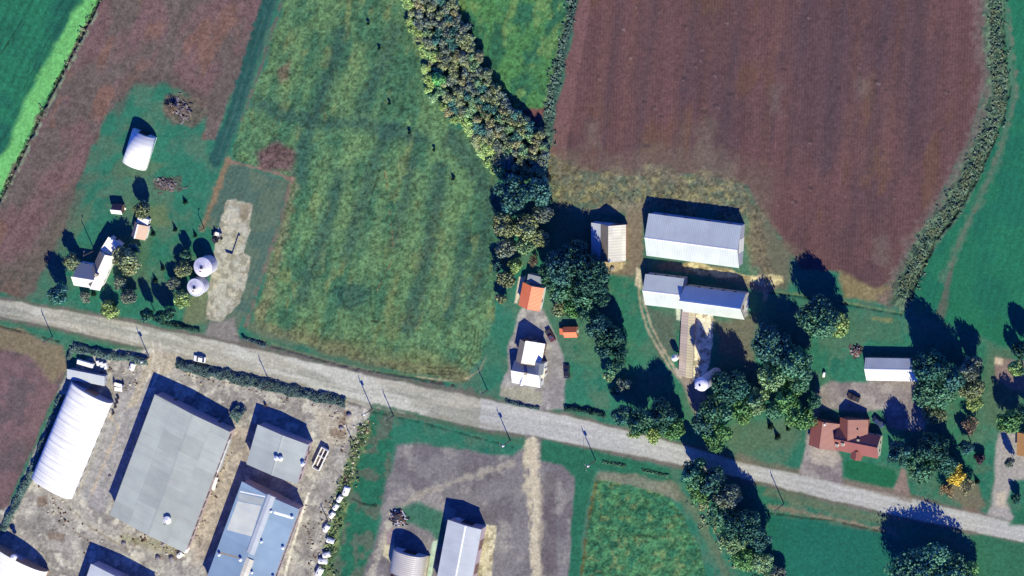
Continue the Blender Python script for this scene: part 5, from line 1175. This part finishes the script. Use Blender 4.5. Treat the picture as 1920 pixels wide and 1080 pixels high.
w3 = weeds('weeds', [(684, 800), (662, 870), (642, 930), (628, 1000), (608, 1090)], 28, 1.0, 0.8, 0.36, [C(76, 106, 84), C(104, 132, 96), C(140, 152, 116)], 303); w3['label'] = 'weeds on the bank behind the calf hutches'; w3['category'] = 'weeds'
w4 = weeds('weeds', [(188, -10), (95, 180), (4, 368)], 11, 0.55, 0.9, 0.25, [C(60, 84, 64), C(110, 128, 100), C(150, 160, 130)], 304); w4['label'] = 'weeds along the ditch by the pale green field strip'; w4['category'] = 'weeds'
w5 = weeds('weeds', [(1300, 920), (1345, 1000), (1400, 1060), (1440, 1090)], 46, 0.5, 0.9, 0.32, [C(90, 122, 108), C(130, 156, 122), C(164, 170, 134)], 305); w5['label'] = 'rough growth under the trees south of the road'; w5['category'] = 'weeds'
w6 = weeds('weeds', [(1035, 345), (1120, 362), (1200, 368), (1320, 360)], 30, 0.12, 0.4, 0.2, [C(92, 96, 70), C(136, 132, 88), C(160, 156, 110)], 306); w6['label'] = 'rough dry growth along the south edge of the brown field'; w6['category'] = 'weeds'

# ------------------------------------------------------------------ poles, vehicles, farm things
def pole(u, v, h, label, arm_ang=102, transformer=False, lamp=False, guy=None):
    p = P(u, v); t = thing('utility_pole', label, 'utility pole', (p.x, p.y, 0), 0, 'utility poles')
    MB().bar((0, 0, -0.3), (0, 0, h), 0.19, 0.13, 10).build('post', 'pole', t)
    a = math.radians(arm_ang); d = Vector((math.cos(a), math.sin(a), 0))
    if not lamp:
        ca = MB().bar(d*-1.15+Vector((0, 0, h-0.5)), d*1.15+Vector((0, 0, h-0.5)), 0.08, n=4).build('crossarm', 'pole', t)
        for s in (-1.0, 0.5, 1.0): MB().lathe([(0.06, h-0.42), (0.09, h-0.32), (0.05, h-0.2)], 8, d.x*s, d.y*s).build('insulator', 'white_paint', ca)
    else:
        lp = MB().bar((0, 0, h-0.2), d*1.5+Vector((0, 0, h+0.1)), 0.05, n=6).build('lamp_arm', 'dark_metal', t)
        MB().lathe([(0.25, h-0.05), (0.3, h+0.1), (0.1, h+0.22)], 10, d.x*1.6, d.y*1.6).build('lamp_head', 'dark_metal', lp)
    if transformer:
        MB().lathe([(0.3, h-2.2), (0.32, h-2.1), (0.32, h-1.2), (0.2, h-1.05)], 12, 0.45*d.y, -0.45*d.x).build('transformer', 'white_paint', t)
    if guy: 
        g_ = P(*guy)-p; MB().bar((0, 0, h-1), (g_.x, g_.y, 0), 0.035, n=5).build('guy_wire', 'dark_metal', t)
for a in ((99, 632, 8.2, 'utility pole on the green verge at the far left of the road'), (280, 670, 8.8, 'utility pole at the west gate of the dairy yard', 102, True), (508, 722, 8.6, 'utility pole standing in the long dark roadside hedge'),
          (698, 767, 9.6, 'utility pole with a white transformer at the northeast corner of the dairy yard', 102, True), (738, 780, 7.4, 'shorter utility pole on the grass just east of the transformer pole'), (914, 732, 6.4, 'slim pole on the grass beside the centre house drive'),
          (957, 826, 9.4, 'utility pole on the verge left of the middle farm entrance', 102, True), (1117, 863, 9.8, 'utility pole with guy wire at the corner of the crop field', 102, True, False, (1096, 886)), (1470, 945, 9.6, 'utility pole on the verge south of the red-roofed house', 102, False, False, (1462, 968)),
          (668, 842, 7.0, 'pole at the east edge of the dairy yard beside the weeds'), (614, 975, 5.0, 'short pole with crossarm between the calf hutches and the yard track', 60), (177, 469, 9.0, 'yard lamp pole behind the white farmhouse', 80, False, True),
          (383, 428, 4.4, 'short lamp post north of the grain bins', 80, False, True)):
    pole(*a)

def along(u0, v0, u1, v1, z=0.0):
    a, b_ = P(u0, v0, z), P(u1, v1, z); d = b_-a
    c = (a+b_)/2; return (c.x, c.y, 0), math.atan2(d.y, d.x), d.length
def wheel(par, x, y, r, w):
    a = math.copysign(1, y)
    def cyl(rr, y0, y1, name, mat, par):
        n = 14; vs = [(x+rr*math.cos(2*PI*i/n), yy, r+rr*math.sin(2*PI*i/n)) for yy in (y0, y1) for i in range(n)]
        return MB().add(vs, [(i, (i+1) % n, n+(i+1) % n, n+i) for i in range(n)]+[tuple(range(n)), tuple(range(n, 2*n))]).build(name, mat, par)
    wl = cyl(r, y-w/2, y+w/2, 'wheel', 'tyre', par); cyl(r*0.6, y+a*(w/2+0.003)-0.01, y+a*(w/2+0.003)+0.01, 'rim', 'dark_metal', wl)
def car(u0, v0, u1, v1, paint, label, pickup=False):
    """(u0, v0) rear to (u1, v1) nose"""
    loc, a, L = along(u0, v0, u1, v1, 0.6); L = max(4.2, min(5.4, L)); t = thing('parked_car', label, 'car', loc, a, 'parked cars')
    h = L/2; w = 0.92
    side = [(-h, 0.35), (-h, 0.92), (-h+0.1, 0.98), (h-1.25, 1.0), (h-0.15, 0.82), (h, 0.7), (h, 0.35)]
    vs = []; n = len(side)
    for yy, s in ((-w, 0), (-w+0.07, 1), (w-0.07, 1), (w, 0)):
        for x, z in side: vs.append((x*(1-0.01*s), yy, z+(0.05 if s and z > 0.6 else 0)))
    fs = [(k*n+i, k*n+(i+1) % n, (k+1)*n+(i+1) % n, (k+1)*n+i) for k in range(3) for i in range(n)]+[tuple(range(n)), tuple(range(3*n, 4*n))]
    MB().add(vs, fs).build('body', paint, t)
    x0, x1 = (-0.3, h-1.2) if pickup else (-h+0.35, h-1.15)
    b0, b1 = x0+(0.15 if pickup else 0.55), x1-0.75
    zt = 1.55
    cab = [(x0, -w+0.1, 1.02), (x1, -w+0.1, 1.02), (x1, w-0.1, 1.02), (x0, w-0.1, 1.02), (b0, -w+0.25, zt), (b1, -w+0.25, zt), (b1, w-0.25, zt), (b0, w-0.25, zt)]
    MB().add(cab, [(4, 5, 6, 7), (0, 1, 5, 4), (1, 2, 6, 5), (2, 3, 7, 6), (3, 0, 4, 7)]).build('windows', 'glass', t)
    MB().box(b0-0.05, b1+0.05, -w+0.22, w-0.22, zt+0.003, zt+0.05, 0.02).build('car_roof', paint, t)
    if pickup: MB().box(-h+0.12, x0-0.08, -w+0.15, w-0.15, 1.03, 1.06).build('load_bed', 'dark_metal', t)
    for x in (-h+0.85, h-0.85):
        for y in (-w+0.08, w-0.08): wheel(t, x, y, 0.34, 0.24)
    for y in (-0.62, 0.62): MB().box(h-0.02, h+0.02, y-0.18, y+0.18, 0.58, 0.72).build('headlight', 'lamp', t)
    for y in (-0.68, 0.68): MB().box(-h-0.02, -h+0.02, y-0.12, y+0.12, 0.7, 0.86).build('tail_light', 'rust', t)
    return t
car(1026, 618, 1038, 640, 'car_maroon', 'dark maroon pickup by the northeast corner of the white centre house', True)
car(1063, 709, 1062, 684, 'car_dark', 'black car parked on the lawn edge east of the centre house drive')
car(1612, 750, 1590, 740, 'car_brown', 'brown-black car parked on the drive north of the red-roofed house')
car(1640, 785, 1655, 797, 'car_blue', 'dark blue car near the east side of the red-roofed house')
car(385, 675, 364, 671, 'white_paint', 'white car at the road edge by the long dark hedge')
def box_trailer(u0, v0, u1, v1, w, h, mat, label, cat='trailer', name='box_trailer', group=None, slats=False):
    loc, a, L = along(u0, v0, u1, v1, h); t = thing(name, label, cat, loc, a, group)
    MB().box(-L/2, L/2, -w/2, w/2, 0.55, h, 0.08).build('body', mat, t)
    MB().box(-L/2+0.1, L/2-0.1, -w/2+0.1, w/2-0.1, 0.42, 0.546).build('chassis', 'dark_metal', t)
    for x in (-L*0.22, L*0.22):
        for y in (-w/2-0.02, w/2+0.02): wheel(t, x, y, 0.38, 0.2)
    MB().bar((L/2-0.1, 0, 0.48), (L/2+1.0, 0, 0.45), 0.06).build('hitch', 'dark_metal', t)
    MB().box(-L/2-0.03, -L/2-0.003, -w/2+0.12, w/2-0.12, 0.65, h-0.15).build('rear_door', 'grey_wall', t)
box_trailer(144, 678, 174, 687, 1.5, 1.9, 'hutch', 'long white box trailer parked behind the roadside hedge')
def flat_wagon(u0, v0, u1, v1, w, label, group, rails=True):
    loc, a, L = along(u0, v0, u1, v1, 1.0); t = thing('hay_wagon', label, 'wagon', loc, a, group)
    MB().box(-L/2, L/2, -w/2, w/2, 0.85, 0.98).build('deck', 'white_paint', t)
    for x in (-L/2+0.06, L/2-0.06): MB().box(x-0.05, x+0.05, -w/2, w/2, 0.982, 1.9).build('end_rack', 'pale_wood', t)
    for x in (-L*0.32, L*0.32):
        for y in (-w/2+0.15, w/2-0.15): wheel(t, x, y, 0.4, 0.22)
    MB().bar((L/2, 0, 0.7), (L/2+1.3, 0, 0.4), 0.06).build('drawbar', 'dark_metal', t)
flat_wagon(214, 720, 232, 725, 1.2, 'northern pale hay wagon of the pair by the hoop barn corner', 'pale hay wagons'); flat_wagon(214, 729, 232, 732, 1.3, 'southern pale hay wagon of the pair, touching the hoop barn corner', 'pale hay wagons')
def open_trailer(u0, v0, u1, v1, w, h, label):
    loc, a, L = along(u0, v0, u1, v1, h); t = thing('stock_trailer', label, 'trailer', loc, a)
    MB().box(-L/2, L/2, -w/2, w/2, 0.5, 0.6).build('floor', 'pole', t)
    for y in (-w/2, w/2): MB().box(-L/2, L/2, y-0.09, y+0.09, 0.604, h).build('side_wall', 'hutch', t)
    for x in (-L/2+0.08, -L*0.1, L/2-0.08): MB().box(x-0.08, x+0.08, -w/2+0.095, w/2-0.095, 0.604, h-0.02).build('cross_wall', 'hutch', t)
    MB().box(-L/2+0.3, L*0.32, -0.16, 0.16, h-0.12, h-0.03).build('roof_rail', 'hutch', t)
    for x in (-L*0.15, L*0.15):
        for y in (-w/2-0.12, w/2+0.12): wheel(t, x, y, 0.38, 0.2)
    MB().bar((-L/2+0.1, 0, 0.5), (-L/2-1.2, 0, 0.45), 0.07).build('hitch', 'dark_metal', t)
open_trailer(609, 842, 591, 880, 2.5, 1.8, 'open-topped white stock trailer parked east of the square grey barn')
box_trailer(403, 894, 396, 918, 1.9, 1.5, 'hutch', 'small white trailer east of the largest grey barn', 'trailer', 'stock_trailer')
# calf hutches: rounded plastic shelters with an open front
def hutch_proto():
    t = thing('calf_hutch', '', 'calf hutch', (0, 0, 0))
    pr = [(-0.75, 0), (-0.72, 0.7), (-0.5, 1.15), (0, 1.32), (0.5, 1.15), (0.72, 0.7), (0.75, 0)]
    n = len(pr); vs = []; 
    for x, s in ((-1.1, 0.86), (-0.95, 1), (0.95, 1), (1.1, 0.97)): vs += [(x, y*s, z*s) for y, z in pr]
    fs = [(k*n+i, k*n+i+1, (k+1)*n+i+1, (k+1)*n+i) for k in range(3) for i in range(n-1)]+[tuple(range(n)), tuple(range(3*n, 4*n))]
    MB().add(vs, fs).build('shell', 'hutch', t)
    MB().box(1.09, 1.115, -0.38, 0.38, 0.05, 0.95).build('entrance', 'opening', t)
    MB().lathe([(0.14, 1.29), (0.16, 1.38), (0.05, 1.44)], 10, 0.2, 0).build('roof_vent', 'dark_metal', t)
    return t
hp = hutch_proto(); first = True
HU = [(649, 920, 250, 1.35, 'northernmost and largest white calf hutch in the row along the weedy bank'), (637, 935, 235, 1.05, 'second white calf hutch from the north in the row along the weedy bank'), (630, 950, 230, 1.05, 'third white calf hutch from the north in the row along the weedy bank'),
      (623, 965, 230, 1.05, 'fourth white calf hutch from the north, above the short pole'), (612, 990, 235, 1.15, 'white calf hutch just below the short pole with crossarm'), (620, 1014, 170, 1.15, 'small white calf hutch set back against the weeds'),
      (613, 1040, 200, 1.2, 'white calf hutch in the pair above the southernmost hutch, right one'), (606, 1052, 180, 1.3, 'white calf hutch in the pair above the southernmost hutch, left one'), (599, 1072, 240, 1.4, 'southernmost white calf hutch at the bottom edge of the photo'),
      (183, 681, 285, 0.8, 'western one of three small white calf hutches east of the box trailer'), (190.5, 684, 285, 0.95, 'middle one of three small white calf hutches east of the box trailer'), (197.5, 686, 285, 0.95, 'eastern one of three small white calf hutches east of the box trailer'),
      (248, 687, 250, 1.1, 'lone white calf hutch on the grass east of the three small ones'), (421, 832, 65, 1.1, 'white calf hutch against the east wall of the largest grey barn'), (360, 1000, 70, 1.0, 'white calf hutch near the southeast corner of the largest grey barn'), (349, 1028, 60, 1.3, 'white calf hutch at the southeast corner of the largest grey barn'), (338, 1040, 40, 1.1, 'white calf hutch below the southeast corner of the largest grey barn')]
for u, v, rz_, sc, lb in HU:
    t = hp if first else copy_tree(hp); first = False
    p = P(u, v, 0.6); t.location = (p.x, p.y, 0); t.rotation_euler = (0, 0, math.radians(rz_)); t.scale = (sc,)*3
    t['label'] = lb; t['category'] = 'calf hutch'; t['group'] = 'white calf hutches'
def barrel_proto():
    t = thing('barrel', '', 'barrel', (0, 0, 0)); MB().lathe([(0.40, 0), (0.46, 0.3), (0.46, 0.75), (0.42, 1.05)], 14).build('drum', 'rust', t); MB().lathe([(0.40, 1.052), (0.38, 1.09), (0.1, 1.09)], 14).build('lid', 'dark_metal', t); return t
bp = barrel_proto(); first = True
for u, v, lb in ((221, 747, 'northernmost dark barrel in the row along the hoop barn wall'), (219, 755, 'second dark barrel from the north along the hoop barn wall'), (216, 763, 'third dark barrel from the north along the hoop barn wall'), (212, 775, 'southernmost dark barrel in the row along the hoop barn wall'), (497, 760, 'dark barrel alone at the foot of the square grey barn shadow')):
    t = bp if first else copy_tree(bp); first = False; p = P(u, v, 0.5); t.location = (p.x, p.y, 0); t['label'] = lb; t['category'] = 'barrel'; t['group'] = 'dark barrels'
def tractor(u0, v0, u1, v1, mat, label):
    loc, a, L = along(u0, v0, u1, v1, 0.8); t = thing('tractor', label, 'tractor', loc, a)
    MB().box(0.0, 1.7, -0.38, 0.38, 0.75, 1.35, 0.1).build('bonnet', mat, t); MB().box(-1.1, -0.02, -0.6, 0.6, 0.8, 1.25, 0.05).build('body', mat, t)
    c = MB().box(-1.0, -0.1, -0.62, 0.62, 1.254, 2.2, 0.12).build('cab', 'glass', t); MB().box(-1.08, -0.02, -0.7, 0.7, 2.204, 2.3, 0.04).build('cab_roof', 'dark_metal', c)
    for y in (-0.85, 0.85): wheel(t, -0.75, y, 0.75, 0.4); wheel(t, 1.25, y*0.9, 0.45, 0.28)
    MB().bar((0.9, 0.15, 1.34), (0.9, 0.15, 2.0), 0.05).build('exhaust', 'dark_metal', t)
tractor(402, 450, 411, 446, 'car_dark', 'small dark tractor on the pale concrete slab near its low wall')
flat_wagon(403, 438, 414, 441, 1.2, 'dark-shadowed wagon just north of the small tractor on the slab', 'wagons on the slab')
# dark scrap heap: bars, sheets and tyres thrown together
def heap(u, v, ru, rv, n, hmax, mats, label, name, cat, seed, ln=(0.8, 2.6)):
    rr = random.Random(seed); p = P(u, v); t = thing(name, label, cat, (p.x, p.y, 0))
    for mi, m in enumerate(mats):
        mb = MB()
        for _ in range(n//len(mats)):
            x, y = rr.gauss(0, ru*MPP*0.42), rr.gauss(0, rv*MPP*0.42); z = hmax*max(0.05, 1-(x*x/(ru*MPP)**2+y*y/(rv*MPP)**2))*rr.uniform(0.2, 1); a = rr.uniform(0, 6.3); L = rr.uniform(*ln)/2; w = rr.uniform(0.08, 0.35)
            dx, dy, dz = L*math.cos(a), L*math.sin(a), rr.uniform(-.3, .3); px_, py_ = -w*math.sin(a), w*math.cos(a); k = rr.uniform(0.06, 0.2)
            c = [(x-dx-px_, y-dy-py_, z-dz), (x+dx-px_, y+dy-py_, z+dz), (x+dx+px_, y+dy+py_, z+dz), (x-dx+px_, y-dy+py_, z-dz)]
            mb.add(c+[(a_, b_, z_+k) for a_, b_, z_ in c], [(3, 2, 1, 0), (4, 5, 6, 7), (0, 1, 5, 4), (1, 2, 6, 5), (2, 3, 7, 6), (3, 0, 4, 7)])
        mb.build(('dark_scrap', 'pale_scrap', 'rusty_scrap')[mi], m, t)
heap(748, 970, 18, 16, 90, 1.6, ('dark_metal', 'grey_wall', 'rust'), 'heap of dark scrap by the arched ribbed shed', 'scrap_heap', 'scrap heap', 3)
heap(340, 206, 26, 22, 110, 1.0, ('pole', 'rock', 'bark'), 'sprawling rubble and brush heap north of the west farm lawn', 'rubble_heap', 'rubble heap', 4, (0.5, 1.8))
heap(313, 347, 26, 13, 120, 0.8, ('bark', 'rock', 'pole'), 'patch of cut brush and sticks east of the back lawn tree', 'brush_heap', 'brush heap', 5, (0.6, 1.9))
heap(1607, 660, 11, 12, 60, 1.1, ('dark_metal', 'rust', 'pale_wood'), 'clutter of dark timber beside the west wall of the white workshop', 'timber_pile', 'timber pile', 6, (0.6, 2.0))
heap(745, 1082, 14, 6, 40, 0.8, ('dark_metal', 'grey_wall', 'rust'), 'small scrap scatter at the bottom edge below the arched shed', 'scrap_heap', 'scrap heap', 7, (0.5, 1.6))
heap(232, 391, 5, 4, 14, 0.8, ('white_paint', 'pale_wood'), 'pale clutter beside the small brown shed', 'junk_pile', 'junk pile', 8, (0.4, 1.0))
# lamp-post-sized yard things
p = P(1545, 702, 0.6); t = thing('gas_tank', 'small white gas tank beside the red-roofed house north drive', 'gas tank', (p.x, p.y, 0), math.radians(80))
n = 12; prf = [(0.05, -0.95), (0.38, -0.8), (0.45, -0.6), (0.45, 0.6), (0.38, 0.8), (0.05, 0.95)]
mb = MB(); mb.add([(z_, r_*math.cos(2*PI*i/n), 0.75+r_*math.sin(2*PI*i/n)) for r_, z_ in prf for i in range(n)], [(k*n+i, k*n+(i+1) % n, (k+1)*n+(i+1) % n, (k+1)*n+i) for k in range(5) for i in range(n)]); mb.build('tank', 'white_paint', t, smooth=True)
for x in (-0.5, 0.5): MB().box(x-0.1, x+0.1, -0.35, 0.35, 0, 0.45).build('cradle', 'concrete', t)
# stones in the dairy yard
for k, (u, v, r) in enumerate(((655, 778, 1.0), (640, 802, .8), (232, 1019, .9), (306, 1020, .7), (297, 1046, 1.1), (322, 1047, 1.1), (1148, 503, .8), (206, 893, .6))):
    p = P(u, v); rng = np.random.default_rng(k+40); mb = MB()
    prf = [(r*0.9, -0.2), (r, 0.15*r), (r*0.8, 0.5*r), (r*0.35, 0.75*r)]; mb.lathe(prf, 9); mb.v = [(x*rng.uniform(.7, 1.25), y*rng.uniform(.7, 1.25), z*rng.uniform(.8, 1.2)) for x, y, z in mb.v]
    o = mb.build('dirt_mound', 'rock', None, (p.x, p.y, 0), smooth=True)
    tag(o, ('brown dirt mound at the northeast corner of the dairy yard', 'brown dirt mound on the east track of the dairy yard', 'dirt mound off the southwest corner of the largest grey barn', 'dirt mound on the grass strip south of the largest grey barn', 'western of two big mounds south of the largest grey barn', 'eastern of two big mounds south of the largest grey barn', 'stone heap at the south end of the stepped shed', 'small stone on the lane between the hoop barn and the grey barn')[k], 'mound', 'mounds in the yards')
# loose rubble scattered through the dairy yard: uncountable, one object
rng = np.random.default_rng(77); mb = MB(); tones = []
for line, n, sp in ((((425, 800), (420, 850), (405, 900), (385, 960), (345, 1040)), 90, 5), (((240, 1010), (300, 1022), (345, 1036)), 60, 7), (((690, 790), (668, 850), (640, 910), (600, 990), (590, 1080)), 110, 7), (((100, 930), (130, 990), (190, 1025)), 45, 16),
                    (((620, 770), (655, 800), (640, 840)), 50, 12), (((330, 700), (430, 720), (600, 765)), 40, 5), (((560, 950), (590, 1040)), 25, 8), (((150, 690), (240, 700), (260, 740)), 30, 10)):
    for _ in range(n):
        k = rng.integers(0, len(line)-1); t = rng.random(); u = line[k][0]*(1-t)+line[k+1][0]*t+rng.normal(0, sp); v = line[k][1]*(1-t)+line[k+1][1]*t+rng.normal(0, sp)
        p = P(u, v); r = rng.uniform(0.12, 0.45)*(1.5 if rng.random() < 0.1 else 1); c0 = len(mb.v)
        mb.lathe([(r, -0.1), (r*0.9, r*0.5), (r*0.3, r*0.9)], 5, p.x, p.y); n_ = len(mb.v)-c0
        mb.v[c0:] = [(x+rng.normal(0, r*.2), y+rng.normal(0, r*.2), z) for x, y, z in mb.v[c0:]]
        tones += [np.array((C(214, 208, 200), C(160, 150, 142), C(112, 92, 80), C(190, 176, 156))[rng.integers(0, 4)])]*n_
o = mb.build('rubble', 'weed'); at = o.data.attributes.new('Col', 'FLOAT_COLOR', 'POINT')
at.data.foreach_set('color', np.concatenate([np.array(tones), np.ones((len(tones), 1))], 1).astype(np.float32).ravel())
tag(o, 'loose stones and rubble scattered through the dairy yard', 'rubble', None, 'stuff')
bpy.context.view_layer.update()
